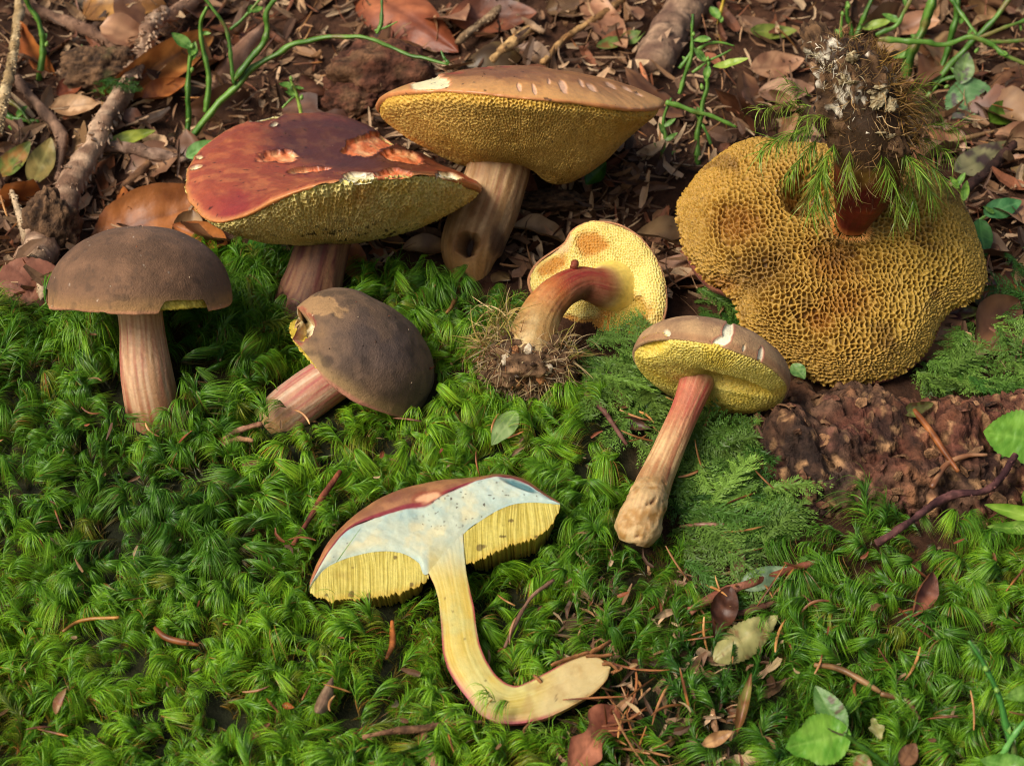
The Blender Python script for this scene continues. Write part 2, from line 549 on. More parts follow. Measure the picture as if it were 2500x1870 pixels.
GR = ['#2a1a10', '#4a3020', '#7a5a3c', '#b8a080', '#3a2a1c', '#8a4a2c']

# ---- 1  brown dome-capped mushroom standing in the moss -------------------------------------------------
d = float(Gd(345, 1000)) - 0.2
base1 = P(350, 1020, d + .35)
R1 = 222 * d / FPX
fr1 = frame_of(P(342, 738, d - .1), V(0.015, 1, 0.15))
t1 = thing('mushroom', 'brown velvety dome-capped mushroom standing upright in the moss on a thick pinkish stem', 'mushroom', base1)
th = thetas(280, -np.pi / 2, 0.35)
def smax1(T):
    dg = np.degrees(np.mod(T + np.pi, 2 * np.pi) - np.pi)
    q = np.stack([dg * .12, dg * 0, dg * 0], -1)
    nz = 0.02 * vnoise(q, 1.5, 3)
    return 1 - 0.115 * (sstep(-70, -62, dg) * (1 - sstep(-36, -30, dg))) * (1 + 3 * nz) - 0.16 * (sstep(-176, -172, dg) * (1 - sstep(-156, -150, dg))) - 0.035 * (sstep(-104, -102, dg) * (1 - sstep(-99, -95, dg))) + nz * .15
v, rho, T, arc = cap_surface(fr1, R1, densify(dome(0.84, 2.1)), 110, th, wave=lambda T: 0.015 * np.sin(3 * T + 1) + .01 * np.sin(5 * T), smax=smax1)
n = grid_normals(v, True)
v = v + n * (0.05 * fbm(v, 0.8, 3, 5) + 0.008 * fbm(v, 6, 2, 6))[..., None]
u_, v_, _ = proj(v)
zc = (v - fr1[0]) @ fr1[3] / R1
m1 = fbm(v, 1.6, 4, 8) * .5 + .5
c = mix(C('#624834'), C('#7a5a42'), sstep(.3, .75, m1))
c = mix(c, C('#5a4a40'), sstep(420, 560, u_) * .5)
c = mix(c, C('#a07a4c'), (1 - sstep(0.0, 0.26, zc + .08 * m1)) * .85)
c = mix(c, C('#c98d6c'), (1 - sstep(-.03, 0.03, zc)) * .9)
c = mix(c, C('#3e3127'), sstep(.25, .5, fbm(v, 4.5, 3, 12)) * .35)
c = mix(c, C('#e8ddca'), speck(v, 9.0, .93, 14) * .5)
part('cap', v, quads_grid(110, 280, True), 'velvet_cap', t1, c)
grit(t1, v, 46, .045, GR + ['#d8ccb4'], 1)
v, rho, T, arc = cap_surface(fr1, R1, [(0.90, 0.26), (0.935, 0.14), (0.955, 0.05), (0.95, 0.0), (0.85, 0.02), (0.5, 0.03), (0.2, 0.02)], 40, th)
v, w, cr = pore_disp(v, True, arc, 0.10, 0.03, 21)
c = mix(C('#a8912c'), C('#d9c255'), w * .7 + .3 * cr)
part('pore_layer', v, quads_grid(40, 280, True), 'pores', t1, c)
px = 1 / FPX * d
pts = [P(340, 742, d), P(346, 800, d - .02), P(352, 870, d), P(360, 930, d + .05), P(372, 990, d + .25), P(380, 1040, d + .45)]
v, s, q, fb, ring = stem_surface(pts, np.array([56, 54, 60, 64, 66, 60]) * px, 130, 96, 31, rough=.012, fib=.018)
u_, v_, _ = proj(v)
st = sstep(-.15, .5, .7 * fbm(q * [13, 13, .6], 1.0, 3, 33) + .5 * fbm(q * [2, 2, .5], 1.0, 3, 34))
st = st * (1 - sstep(375, 420, u_ + 15 * fbm(v, 1, 2, 3)) * .6)
c = mix(C('#b28a66'), C('#cfae8c'), sstep(-.3, .5, fbm(q * [9, 9, .6], 1.3, 3, 35)))
c = mix(c, C('#9a4a44'), st * sstep(.05, .2, s) * .75)
c = mix(c, C('#96602f'), sstep(.5, .95, s + .1 * fb) * .45)
v2, c2 = close_end(v, c)
part('stem', v2, quads_grid(len(v2), 96, True), 'stem_skin', t1, c2)

# ---- 2  red cracked cap ----------------------------------------------------------------------------------
d = 54.0
R2 = 360 * d / FPX
fr2 = frame_of(P(815, 408, d), V(0.02, .925, .375))
t2 = thing('mushroom', 'mushroom with a flat red-orange cap torn open in patches over thick yellow tubes', 'mushroom', G(735, 835))
wav = {0: -.125, 40: -.17, 52: -.13, 66: -.085, 84: .07, 102: .15, 135: .13, 160: .05, 180: -.04, 205: -.13, 225: -.17, 241: -.08, 255: .06, 270: .165, 285: .19, 301: .195, 320: .135, 340: .0}
wave2 = lambda T: pinterp(T, wav)
fil = lambda T: fbm(np.stack([np.cos(T) * 4, np.sin(T) * 4, 0 * T], -1), 1.5, 3, 77)
th = thetas(660, -np.pi / 2, 0.5)
v, rho, T, arc = cap_surface(fr2, R2, densify([(0, -.045), (.2, -.035), (.45, .0), (.7, .03), (.88, .03), (.97, .01), (1.0, -.012), (.992, -.03), (.97, -.035)]), 100, th,
                             wave=wave2, Rf=lambda T: 1 + .022 * fil(T), smax=lambda T: 1 - .018 * sstep(.0, .5, fil(T * 1.0)) - .03 * sstep(265, 272, np.degrees(np.mod(T, 2 * np.pi))) * (1 - sstep(318, 326, np.degrees(np.mod(T, 2 * np.pi)))))
u_, v_, _ = proj(v)
ns = .62 * fbm(v, 1.5, 4, 51, .62) + .22 * fbm(v, 6, 3, 52)
PA = [(680, 383, 50, 15, -4), (700, 392, 34, 6, -8), (895, 354, 62, 22, -12), (930, 344, 44, 17, 0), (985, 382, 50, 15, 12), (752, 416, 60, 8, -3), (960, 428, 44, 16, -5)]
PW = [(876, 438, 44, 14, -2), (648, 285, 38, 12, -12), (670, 305, 10, 5, -20), (1095, 430, 34, 9, 8), (478, 408, 18, 5, -10), (487, 385, 8, 4, 0)]
om = np.max([ell(u_, v_, *a, ns=ns * .8, soft=.10) for a in PA], 0)
wm = np.max([ell(u_, v_, *a, ns=ns * .8, soft=.10) for a in PW], 0)
tear = np.maximum(om, wm)
edge = np.clip(np.max([ell(u_, v_, a[0], a[1], a[2] + 5, a[3] + 4, a[4], ns=ns * .8, soft=.12) for a in PA + PW], 0) - tear, 0, 1)
n = grid_normals(v, True)
v = v + n * (0.07 * fbm(v, .55, 3, 53) + .012 * fbm(v, 3.5, 3, 54) - .13 * tear + .025 * edge + .05 * tear * fbm(v, 4, 3, 55))[..., None]
m1 = fbm(v, 0.7, 4, 56); m2 = fbm(v * [1, 1, 1], 2.6, 4, 57)
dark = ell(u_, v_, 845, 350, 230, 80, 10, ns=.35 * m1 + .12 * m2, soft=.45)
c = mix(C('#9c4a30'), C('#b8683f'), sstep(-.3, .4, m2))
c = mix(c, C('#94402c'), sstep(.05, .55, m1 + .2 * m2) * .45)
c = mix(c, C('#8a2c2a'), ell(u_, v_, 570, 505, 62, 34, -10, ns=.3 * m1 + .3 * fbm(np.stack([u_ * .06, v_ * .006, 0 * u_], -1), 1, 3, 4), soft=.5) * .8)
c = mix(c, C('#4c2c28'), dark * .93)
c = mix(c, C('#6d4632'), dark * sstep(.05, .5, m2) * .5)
c = mix(c, C('#c78a4e'), sstep(.965, 1.0, rho) * .7)
c = mix(c, C('#3a1614'), edge * .5)
c = mix(c, mix(C('#d97a4c'), C('#f0b880'), sstep(-.2, .5, fbm(v, 3, 3, 58))), om)
c = mix(c, mix(C('#ece2a8'), C('#f6f0cf'), sstep(-.2, .4, fbm(v, 3, 3, 59))), wm)
c = mix(c, C('#1a0d08'), speck(v, 7.0, .80, 60) * .8)
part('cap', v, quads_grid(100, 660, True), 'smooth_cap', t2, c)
grit(t2, v, 60, .05, GR, 2)
pp = [(.985, -.015), (.965, -.07), (.90, -.14), (.75, -.26), (.55, -.385), (.35, -.45), (.16, -.46)]
v, rho, T, arc = cap_surface(fr2, R2, pp, 115, th, wave=wave2, Rf=lambda T: 1 + .022 * fil(T), wpow=2.5)
u_, v_, _ = proj(v)
n = grid_normals(v, True)
v = v + n * (.10 * fbm(v, .7, 3, 61))[..., None]
v, w, cr = pore_disp(v, True, arc, 0.14, 0.11, 62, warp=.3, jag=.03, wall=(.06, .55))
rowl = np.broadcast_to(np.linspace(0, 1, 115)[:, None], T.shape)
v = v + n * ((.05 * (1 - sstep(.1, .45, rowl))) * vnoise(np.stack([T * 32, T * 0, rowl * 3], -1), 1.0, 66))[..., None]
c = mix(C('#b8963f'), C('#ead890'), w * .55 + .45 * cr)
c = mix(c, C('#c79a3a'), sstep(.0, .5, fbm(v, .8, 3, 63)) * .5)
c = mix(c, C('#d8d07e'), (1 - sstep(.0, .08, rowl)) * .6)
c = mix(c, C('#b0a564'), sstep(.45, .8, rowl + .1 * fbm(v, 1, 2, 9)) * .5)
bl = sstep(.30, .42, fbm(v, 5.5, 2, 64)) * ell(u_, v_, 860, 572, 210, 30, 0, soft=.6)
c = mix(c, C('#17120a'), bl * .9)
c = mix(c, C('#c06c22'), ell(u_, v_, 885, 480, 30, 28, 0, soft=.8) * .35)
part('tube_layer', v, quads_grid(115, 660, True), 'pores', t2, c)
px = d / FPX
b2 = G(728, 850)
pts = [P(800, 540, d), P(786, 610, d - .05), P(768, 680, d - .1), P(750, 750, d - .15), P(735, 815, 53.6), P(728, 870, 53.4)]
v, s, q, fb, ring = stem_surface(pts, np.array([66, 66, 72, 79, 72, 55]) * px, 110, 110, 71, rough=.02, fib=.03)
st = sstep(-.15, .45, fbm(q * [14, 14, .5], 1.0, 4, 73))
c = mix(C('#573a2c'), C('#7a543e'), sstep(-.3, .5, fbm(q * [5, 5, .6], 1.3, 3, 75)))
c = mix(c, C('#5a2624'), st * .8)
c = mix(c, C('#b88a5e'), (1 - sstep(-.4, .2, fb)) * .3)
v2, c2 = close_end(v, c)
part('stem', v2, quads_grid(len(v2), 110, True), 'stem_skin', t2, c2)

# ---- 3  tall tan cap behind, underside showing --------------------------------------------------------------
d = 56.3
R3 = 352 * d / FPX
fr3 = frame_of(P(1267, 268, d), V(-0.012, .995, .035))
t3 = thing('mushroom', 'tall mushroom with broad tan-brown cap, golden underside and a round hole in its stem', 'mushroom', G(1160, 690))
wav3 = {0: .055, 20: .04, 60: 0, 90: 0, 140: 0, 165: .03, 180: .05, 200: .07, 225: .06, 245: .03, 270: -.03, 290: -.055, 315: -.075, 335: -.04}
wave3 = lambda T: pinterp(T, wav3)
fil3 = lambda T: fbm(np.stack([np.cos(T) * 4, np.sin(T) * 4, 0 * T], -1), 1.6, 3, 87)
rf3 = lambda T: 1 + .012 * fil3(T) - .02 * sstep(170, 190, np.degrees(np.mod(T, 2 * np.pi))) * (1 - sstep(235, 255, np.degrees(np.mod(T, 2 * np.pi))))
th = thetas(700, -np.pi / 2, 0.55)
v, rho, T, arc = cap_surface(fr3, R3, densify([(0, .275), (.2, .268), (.4, .238), (.6, .185), (.78, .115), (.9, .052), (.97, .012), (1.0, -.012), (.995, -.03), (.97, -.035)]), 70, th, wave=wave3, Rf=rf3, smax=lambda T: 1 - .008 * (1 + fil3(T * 1.0)))
u_, v_, _ = proj(v)
ns = .28 * fbm(v, 2.2, 3, 91) + .12 * fbm(v, 7, 2, 92)
wm = ell(u_, v_, 1050, 203, 48, 17, -6, ns=ns, soft=.1)
cracks = [(1375, 212, 9, 16, -25), (1445, 215, 14, 6, 35), (1490, 208, 14, 5, 30), (1268, 213, 5, 10, -20), (1305, 218, 5, 12, -15), (1530, 218, 12, 4, 30), (1340, 200, 4, 7, 0), (1420, 205, 4, 10, -30), (1560, 232, 8, 3, 20)]
km = np.max([ell(u_, v_, *a, ns=ns * 1.3, soft=.2) for a in cracks], 0)
dk = np.max([ell(u_, v_, *a, ns=ns * 1.3, soft=.2) for a in [(1110, 178, 24, 3, -3), (1140, 168, 18, 2.5, 0), (1185, 167, 20, 2.5, 3), (1235, 166, 16, 2, 0), (1095, 172, 10, 2, 0)]], 0)
n = grid_normals(v, True)
v = v + n * (0.06 * fbm(v, .5, 3, 93) + .01 * fbm(v, 4, 3, 94) - .07 * wm - .035 * km - .03 * dk)[..., None]
m1 = fbm(v, 0.8, 4, 96); m2 = fbm(v, 2.6, 4, 97)
c = mix(C('#9c683a'), C('#b67e48'), sstep(-.3, .4, m2))
c = mix(c, C('#80502f'), sstep(.0, .5, m1) * .5)
c = mix(c, C('#7c5238'), ell(u_, v_, 1200, 165, 150, 30, 3, ns=.3 * m1, soft=.6) * .6)
c = mix(c, C('#d6a060'), sstep(.72, .98, rho + .05 * m2) * .75)  # rim highlight painted into the skin colour
c = mix(c, C('#b46a44'), sstep(.985, 1.0, rho) * .6)
c = mix(c, C('#8e3f30'), dk * .8)
c = mix(c, C('#e9b994'), km * .9)
c = mix(c, C('#efe6b6'), wm)
c = mix(c, C('#d98a5e'), np.clip(ell(u_, v_, 1050, 203, 52, 20, -6, ns=ns, soft=.1) - wm, 0, 1) * .8)
c = mix(c, C('#24140c'), speck(v, 6.0, .82, 98) * .8)
part('cap', v, quads_grid(70, 700, True), 'smooth_cap', t3, c)
grit(t3, v, 60, .05, GR, 3)
pp = [(.985, -.01), (.965, -.075), (.90, -.125), (.75, -.22), (.55, -.32), (.40, -.375), (.28, -.39), (.2, -.37)]
def wave3b(T): return wave3(T)
v, rho, T, arc = cap_surface(fr3, R3, pp, 125, th, wave=wave3b, Rf=rf3, wpow=2.0)
lop = 1 + .35 * np.exp(-((np.mod(T + np.pi / 2 - np.radians(65) + np.pi, 2 * np.pi) - np.pi) / .9) ** 2)     # the layer hangs deeper on one side
zz = (v - fr3[0]) @ fr3[3]
v = v + (zz * (lop - 1) * sstep(1.0, .5, rho))[..., None] * fr3[3]
u_, v_, _ = proj(v)
n = grid_normals(v, True)
v = v + n * (.12 * fbm(v, .6, 3, 101))[..., None]
v, w, cr = pore_disp(v, True, arc, 0.13, 0.10, 102, warp=.3, jag=.02, wall=(.06, .55))
c = mix(C('#a07c36'), C('#dab866'), w * .6 + .4 * cr)
rowl = np.broadcast_to(np.linspace(0, 1, 125)[:, None], T.shape)
c = mix(c, C('#d8ac3c'), (1 - sstep(.0, .14, rowl)) * .7)
c = mix(c, C('#a98a44'), sstep(.35, .8, rowl) * .5)
c = mix(c, C('#a1772a'), sstep(.1, .5, fbm(v, .8, 3, 103)) * .4)
c = mix(c, C('#20160a'), speck(v, 8.0, .80, 104) * .7)
part('pore_layer', v, quads_grid(125, 700, True), 'pores', t3, c)
px = d / FPX
pts = [P(1222, 350, d), P(1218, 400, d), P(1205, 450, d - .05), P(1188, 506, d - .1), P(1163, 570, d - .2), P(1148, 620, d - .3), P(1150, 670, d - .3), P(1158, 705, d - .2)]
v, s, q, fb, ring = stem_surface(pts, np.array([84, 78, 76, 77, 79, 72, 48, 30]) * px, 150, 130, 111, rough=.02, fib=.03)
u_, v_, _ = proj(v)
hole = ell(u_, v_, 1141, 594, 29, 31, 0, ns=.2 * fbm(v, 3, 2, 5), soft=.10) * ((ring @ Fv) < 0)
v = v - ring * (hole * .75)[..., None]
st = sstep(-.1, .45, .7 * fbm(q * [12, 12, .4], 1.0, 4, 113) + .4 * fbm(q * [2, 2, .4], 1.0, 3, 114))
c = mix(C('#96744c'), C('#bf9f74'), sstep(-.3, .5, fbm(q * [5, 5, .6], 1.3, 3, 115)))
c = mix(c, C('#8a4a3c'), st * (1 - sstep(.25, .6, s)) * .8)
c = mix(c, C('#7b5330'), sstep(.1, .5, fbm(v, .9, 3, 117)) * .45)
c = mix(c, C('#c08a46'), sstep(.6, .9, s) * .6)
c = mix(c, C('#3a2216'), ell(u_, v_, 1218, 590, 22, 40, -10, ns=.6 * fbm(v, 2, 3, 6), soft=.4) * .8)
c = mix(c, C('#2a170e'), hole)
c = mix(c, C('#6e4424'), np.clip(ell(u_, v_, 1141, 594, 40, 42, 0, ns=.3 * fbm(v, 3, 2, 5), soft=.3) - hole, 0, 1) * .5)
v2, c2 = close_end(v, c)
part('stem', v2, quads_grid(len(v2), 130, True), 'stem_skin', t3, c2)

# ---- 4  fallen brown mushroom ---------------------------------------------------------------------------------
d = 50.2
R4 = 198 * d / FPX
fr4 = frame_of(P(862, 892, d + .3), V(.58, .76, .26))
t4 = thing('mushroom', 'fallen mushroom with olive-brown dented cap lying tilted on its cut pink-streaked stem', 'mushroom', G(660, 1060))
th = thetas(300)
v, rho, T, arc = cap_surface(fr4, R4, densify(dome(.86, 2.15)), 120, th, wave=lambda T: .03 * np.sin(2 * T + .5) + .02 * np.sin(5 * T), Rf=lambda T: 1 + .03 * np.sin(2 * T + 1))
u_, v_, _ = proj(v)
ns = .3 * fbm(v, 2.0, 3, 121)
n = grid_normals(v, True)
rim = sstep(.8, 1, rho)
ns4 = .5 * fbm(v, 1.6, 4, 129, .6)
bite = np.maximum(ell(u_, v_, 722, 790, 42, 36, 35, ns=ns4, soft=.12), ell(u_, v_, 708, 770, 30, 22, 0, ns=ns4, soft=.12))
tan = np.maximum(ell(u_, v_, 790, 742, 78, 26, 8, ns=2.0 * ns4, soft=.12), ell(u_, v_, 738, 748, 42, 26, -30, ns=ns4, soft=.2))
tuck = ell(u_, v_, 755, 830, 60, 46, 40, soft=.9)
v = v - n * (bite * .55 + .12 * tuck)[..., None]
v = v + n * (.10 * fbm(v, .6, 3, 123) + .014 * fbm(v, 4, 3, 124) - .03 * tan)[..., None]
m1 = fbm(v, .8, 4, 126); m2 = fbm(v, 2.8, 4, 127)
c = mix(C('#5c4835'), C('#765c44'), sstep(-.35, .35, m2))
c = mix(c, C('#8a6a44'), sstep(.1, .6, -m1 + .3 * m2) * .7)
c = mix(c, C('#4c4140'), ell(u_, v_, 930, 860, 120, 90, 30, ns=.4 * m1, soft=.6) * .6)
zc = (v - fr4[0]) @ fr4[3] / R4
c = mix(c, C('#a98a5c'), (1 - sstep(-.02, .2, zc + .05 * m2)) * .75)
c = mix(c, C('#bb7a66'), (1 - sstep(-.03, .025, zc)) * .8)
c = mix(c, C('#a8845a'), tan * .85)
c = mix(c, mix(C('#cdb878'), C('#e6dab0'), sstep(-.3, .4, fbm(v, 4, 3, 130))), bite)
c = mix(c, C('#9c3b35'), np.clip(ell(u_, v_, 722, 790, 49, 43, 35, ns=ns4, soft=.12) - bite, 0, 1) * .7)
c = mix(c, C('#2c221c'), sstep(.3, .5, fbm(v, 1.7, 4, 128)) * .5)
part('cap', v, quads_grid(120, 300, True), 'velvet_cap', t4, c)
grit(t4, v, 50, .05, GR, 4)
v, rho, T, arc = cap_surface(fr4, R4, [(.80, .10), (.92, .0), (.91, -.02), (.6, .03), (.2, .05)], 30, th)
v, w, cr = pore_disp(v, True, arc, .11, .03, 131)
part('pore_layer', v, quads_grid(30, 300, True), 'pores', t4, mix(C('#a8912c'), C('#d9c255'), w * .7 + .3 * cr))
px = d / FPX
pts = [P(868, 888, d + .2), P(810, 925, d), P(750, 967, d - .05), P(700, 1004, d - .1), P(655, 1042, d - .1)]
v, s, q, fb, ring = stem_surface(pts, np.array([60, 58, 60, 59, 53]) * px, 110, 96, 141, rough=.012, fib=.02)
st = sstep(-.2, .45, .75 * fbm(q * [12, 12, .4], 1.0, 4, 143) + .4 * fbm(q * [2, 2, .4], 1.0, 3, 144))
c = mix(C('#b3866a'), C('#cdb498'), sstep(-.3, .4, fbm(q * [7, 7, .4], 1.3, 3, 145)))
c = mix(c, C('#a03a46'), st * (1 - sstep(.55, .95, s)) * .85)
c = mix(c, C('#a67c3c'), sstep(.72, 1, s + .15 * fb) * .7)
v2 = v
endc = v[-1].mean(0)
stem4 = part('stem', v2, quads_grid(len(v2), 96, True), 'stem_skin', t4, c)
rows = np.array([endc + (v[-1] - endc) * k + nrm(v[-1].mean(0) - v[-5].mean(0)) * .06 * (1 - k) for k in np.linspace(1, 0, 16)])
rows = rows + .02 * fbm(rows, 4, 3, 9)[..., None]
cc = mix(C('#cdbd8c'), C('#5f7a66'), sstep(-.2, .4, fbm(rows, 1.8, 3, 10)))
part('cut_end', rows, quads_grid(16, 96, True), 'flesh', stem4, cc)

# ---- 5  small upturned mushroom with bent stem ----------------------------------------------------------------
d = 53.6
a5 = nrm(V(.26, -.16, -.95))
c5 = P(1470, 695, d)
fr5 = frame_of(c5, a5)
out5 = [(1287, 690), (1300, 650), (1345, 612), (1375, 590), (1392, 562), (1420, 544), (1455, 537), (1500, 542), (1550, 568), (1590, 612), (1615, 660), (1626, 715), (1620, 770), (1600, 812), (1560, 836), (1500, 842), (1430, 832), (1370, 800), (1320, 750)]
def outline_table(fr, poly, step=1):
    c, ex, ey, ez = fr
    p = plane_hit(np.array([a[0] for a in poly], float), np.array([a[1] for a in poly], float), c, ez) - c
    ang = np.degrees(np.arctan2(p @ ey, p @ ex)) % 360
    return {float(a): float(r) for a, r in zip(ang, np.hypot(p @ ex, p @ ey))}
tab5 = outline_table(fr5, out5)
R5 = float(np.mean(list(tab5.values())))
rf5 = lambda T: pinterp(T, tab5) / R5
t5 = thing('mushroom', 'small upturned mushroom showing bright yellow pores, its bent red stem ending in a root ball', 'mushroom', G(1285, 930))
th = thetas(460)
v, rho, T, arc = cap_surface(fr5, R5, [(0.12, -.10), (.2, -.02), (.4, -.02), (.7, -.02), (.88, .0), (.97, .05), (1.0, .10)], 105, th, Rf=rf5)
u_, v_, _ = proj(v)
n = grid_normals(v, True) 
if (n[50].mean(0) @ a5) > 0: n = -n
ns = .60 * fbm(v, 1.5, 4, 151, .6)
bru = np.max([ell(u_, v_, *a, ns=ns * 1.2, soft=.35) for a in [(1445, 592, 36, 29, 0), (1525, 775, 62, 50, -25), (1490, 812, 90, 28, 5), (1350, 640, 36, 18, -35), (1380, 800, 48, 28, 20)]], 0)
pit = ell(u_, v_, 1535, 765, 40, 36, 0, ns=ns, soft=.4)
v = v + n * (.08 * fbm(v, .9, 3, 153) - .14 * pit - .05 * bru)[..., None]
v, w, cr = pore_disp(v, True, arc, .092, .055, 154, sign=1 if (grid_normals(v, True)[60].mean(0) @ a5) < 0 else -1, wall=(.05, .5))
c = mix(C('#bda346'), C('#e2d284'), w * .75 + .25 * cr)
c = mix(c, C('#f2e08c'), sstep(.1, .5, fbm(v, .8, 3, 155)) * .4)
c = mix(c, mix(C('#b0701a'), C('#a4862a'), pit), bru * .85)
c = mix(c, C('#d9a060'), sstep(.965, 1, rho) * .5)
c = mix(c, C('#c8a97e'), ell(u_, v_, 1365, 598, 34, 24, -45, ns=ns, soft=.2) * .8)
part('pore_layer', v, quads_grid(105, 460, True), 'pores', t5, c)
v, rho, T, arc = cap_surface(fr5, R5, [(0, .55), (.3, .52), (.6, .43), (.85, .27), (.97, .15), (1.012, .09), (1.0, .06), (.98, .07)], 36, th, Rf=rf5)
n = grid_normals(v, True)
v = v + n * (.04 * fbm(v, .8, 3, 157))[..., None]
m2 = fbm(v, 2.5, 3, 158)
c = mix(C('#7a4f33'), C('#a06a42'), sstep(-.3, .4, m2))
c = mix(c, C('#c08a62'), (1 - sstep(.06, .16, ((v - c5) @ a5) / R5)) * .7)
part('cap', v, quads_grid(36, 460, True), 'velvet_cap', t5, c)
px = d / FPX
pts = [P(1492, 702, d + .2), P(1462, 700, d - .5), P(1415, 692, d - 1.0), P(1368, 712, d - 1.5), P(1328, 755, d - 1.9), P(1302, 812, d - 2.2), P(1290, 870, d - 2.3), P(1285, 905, d - 2.3)]
v, s, q, fb, ring = stem_surface(pts, np.array([70, 46, 40, 43, 49, 55, 64, 64]) * px * .97, 140, 110, 161, rough=.02, fib=.015)
u_, v_, _ = proj(v)
st = sstep(-.2, .4, fbm(q * [6, 6, .6], 1.0, 4, 163))
c = mix(C('#b08a54'), C('#d0b884'), sstep(-.3, .5, fbm(v, 1.6, 3, 165)))
redm = sstep(.10, .20, s) * (1 - sstep(.46, .66, s + .12 * fb))
c = mix(c, C('#8e2f2a'), redm * (.75 + .25 * st))
c = mix(c, C('#b8682e'), sstep(.40, .54, s) * (1 - sstep(.58, .72, s)) * .6)
c = mix(c, C('#e6ca62'), (1 - sstep(.06, .14, s)) * .9)
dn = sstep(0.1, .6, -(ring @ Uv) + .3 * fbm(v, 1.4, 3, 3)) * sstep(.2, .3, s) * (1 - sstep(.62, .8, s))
c = mix(c, C('#4a2c1c'), dn * .8)  # underside of the bend darkened: shade painted into the stem colour
c = mix(c, C('#8a5a3a'), sstep(.25, .5, fbm(v, 2.5, 3, 167)) * sstep(.5, .6, s) * .7)
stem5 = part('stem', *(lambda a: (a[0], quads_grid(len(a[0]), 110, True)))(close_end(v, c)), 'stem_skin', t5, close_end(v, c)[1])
pts = [P(1400, 655, d - 1.35), P(1403, 645, d - 1.3), P(1408, 637, d - 1.25)]
tv, tf = tube_verts(spline(pts, 8), np.array([.11, .13, .12, .13, .14, .12, .10, .06]), 12, lambda v, th: .03 * fbm(v, 5, 2, 3))
part('stem_scab', tv, tf, 'stem_skin', stem5, np.broadcast_to(C('#7a3a26'), tv.shape))

# ---- 6  slim leaning mushroom ------------------------------------------------------------------------------------
d = 49.0
R6 = 196 * d / FPX
fr6 = frame_of(P(1733, 912, d), V(.27, .90, -.36), ref=V(.96, -.24, 0))
t6 = thing('mushroom', 'slim leaning mushroom with beige split cap, lemon pores and a long gnawed pink-cream stem', 'mushroom', G(1555, 1335))
th = thetas(480, -np.pi / 2, .5)
v, rho, T, arc = cap_surface(fr6, R6, densify(dome(.58, 2.2, lip=.03)), 80, th, wave=lambda T: .03 * np.sin(2 * T + 2.2), Rf=lambda T: 1 + .02 * np.sin(2 * T))
u_, v_, _ = proj(v)
ns = .25 * fbm(v, 2.2, 3, 171)
crk = np.max([ell(u_, v_, *a, ns=ns, soft=.12) for a in [(1778, 805, 12, 24, 8), (1764, 832, 22, 12, -25), (1857, 868, 6, 20, 10), (1816, 850, 4, 7, 15), (1628, 812, 9, 8, 30)]], 0)
edge = np.clip(np.max([ell(u_, v_, *a, ns=ns, soft=.12) for a in [(1778, 805, 17, 29, 8), (1764, 832, 27, 16, -25), (1857, 868, 10, 24, 10)]], 0) - crk, 0, 1)
n = grid_normals(v, True)
v = v + n * (.05 * fbm(v, .8, 3, 173) + .008 * fbm(v, 5, 2, 174) - .07 * crk)[..., None]
m2 = fbm(v, 2.6, 4, 176)
c = mix(C('#967354'), C('#b08c64'), sstep(-.3, .4, m2))
c = mix(c, C('#b49267'), sstep(.85, 1, rho) * .5)
c = mix(c, C('#8a5a3a'), sstep(.992, 1, rho) * (rho > .99) * .5)
c = mix(c, C('#b06a58'), edge * .7)
c = mix(c, C('#efe9c8'), crk)
c = mix(c, C('#7b5d46'), sstep(.2, .5, fbm(v, 1.1, 3, 177)) * .4)
part('cap', v, quads_grid(80, 480, True), 'velvet_cap', t6, c)
grit(t6, v, 30, .04, GR, 6)
pp = [(.985, .0), (.97, -.06), (.9, -.11), (.72, -.17), (.5, -.19), (.32, -.17), (.2, -.14), (.05, -.13)]
v, rho, T, arc = cap_surface(fr6, R6, pp, 100, th, wave=lambda T: .03 * np.sin(2 * T + 2.2), Rf=lambda T: 1 + .02 * np.sin(2 * T))
u_, v_, _ = proj(v)
n = grid_normals(v, True)
ns = .25 * fbm(v, 1.8, 3, 178)
fold = ell(u_, v_, 1795, 940, 75, 13, 17, ns=ns, soft=.5)
dent = ell(u_, v_, 1590, 845, 34, 18, -20, ns=ns, soft=.5)
dirn = fr6[3]
v = v + (fold * .30 + dent * .2)[..., None] * dirn + n * (.07 * fbm(v, 1.0, 3, 179))[..., None]
v, w, cr = pore_disp(v, True, arc, .10, .06, 181, wall=(.05, .55), jag=.015)
c = mix(C('#bda83e'), C('#ddcd72'), w * .6 + .4 * cr)
c = mix(c, C('#d2b53c'), sstep(.0, .5, fbm(v, .9, 3, 182)) * .5)
c = mix(c, C('#c9a52c'), np.maximum(fold, dent) * .6)
c = mix(c, C('#3a2e12'), speck(v, 7, .82, 183) * .7)
part('pore_layer', v, quads_grid(100, 480, True), 'pores', t6, c)
px = d / FPX
gb = float(Gd(1550, 1320)) - .9
pts = [P(1712, 895, d + .3), P(1696, 945, d - .05), P(1672, 1005, d - .35), P(1640, 1080, d - .8), P(1605, 1160, d - 1.2), P(1575, 1235, gb + .2), P(1556, 1290, gb), P(1546, 1325, gb)]
v, s, q, fb, ring = stem_surface(pts, np.array([50, 40, 35, 37, 41, 47, 53, 37]) * px, 170, 100, 191, rough=.02, fib=.012)
u_, v_, _ = proj(v)
gn = sstep(.66, .8, s)
holes = sstep(.20, .40, fbm(v, 3.0, 3, 192)) * gn
v = v - ring * (holes * .13 + gn * .05 * fbm(v, 4.5, 2, 194))[..., None]
st = sstep(-.15, .45, .7 * fbm(q * [12, 12, .5], 1.0, 4, 193) + .4 * fbm(q * [2, 2, .5], 1.0, 3, 194))
c = mix(C('#ab7c54'), C('#c8a878'), sstep(-.3, .5, fbm(q * [5, 5, .5], 1.3, 3, 195)))
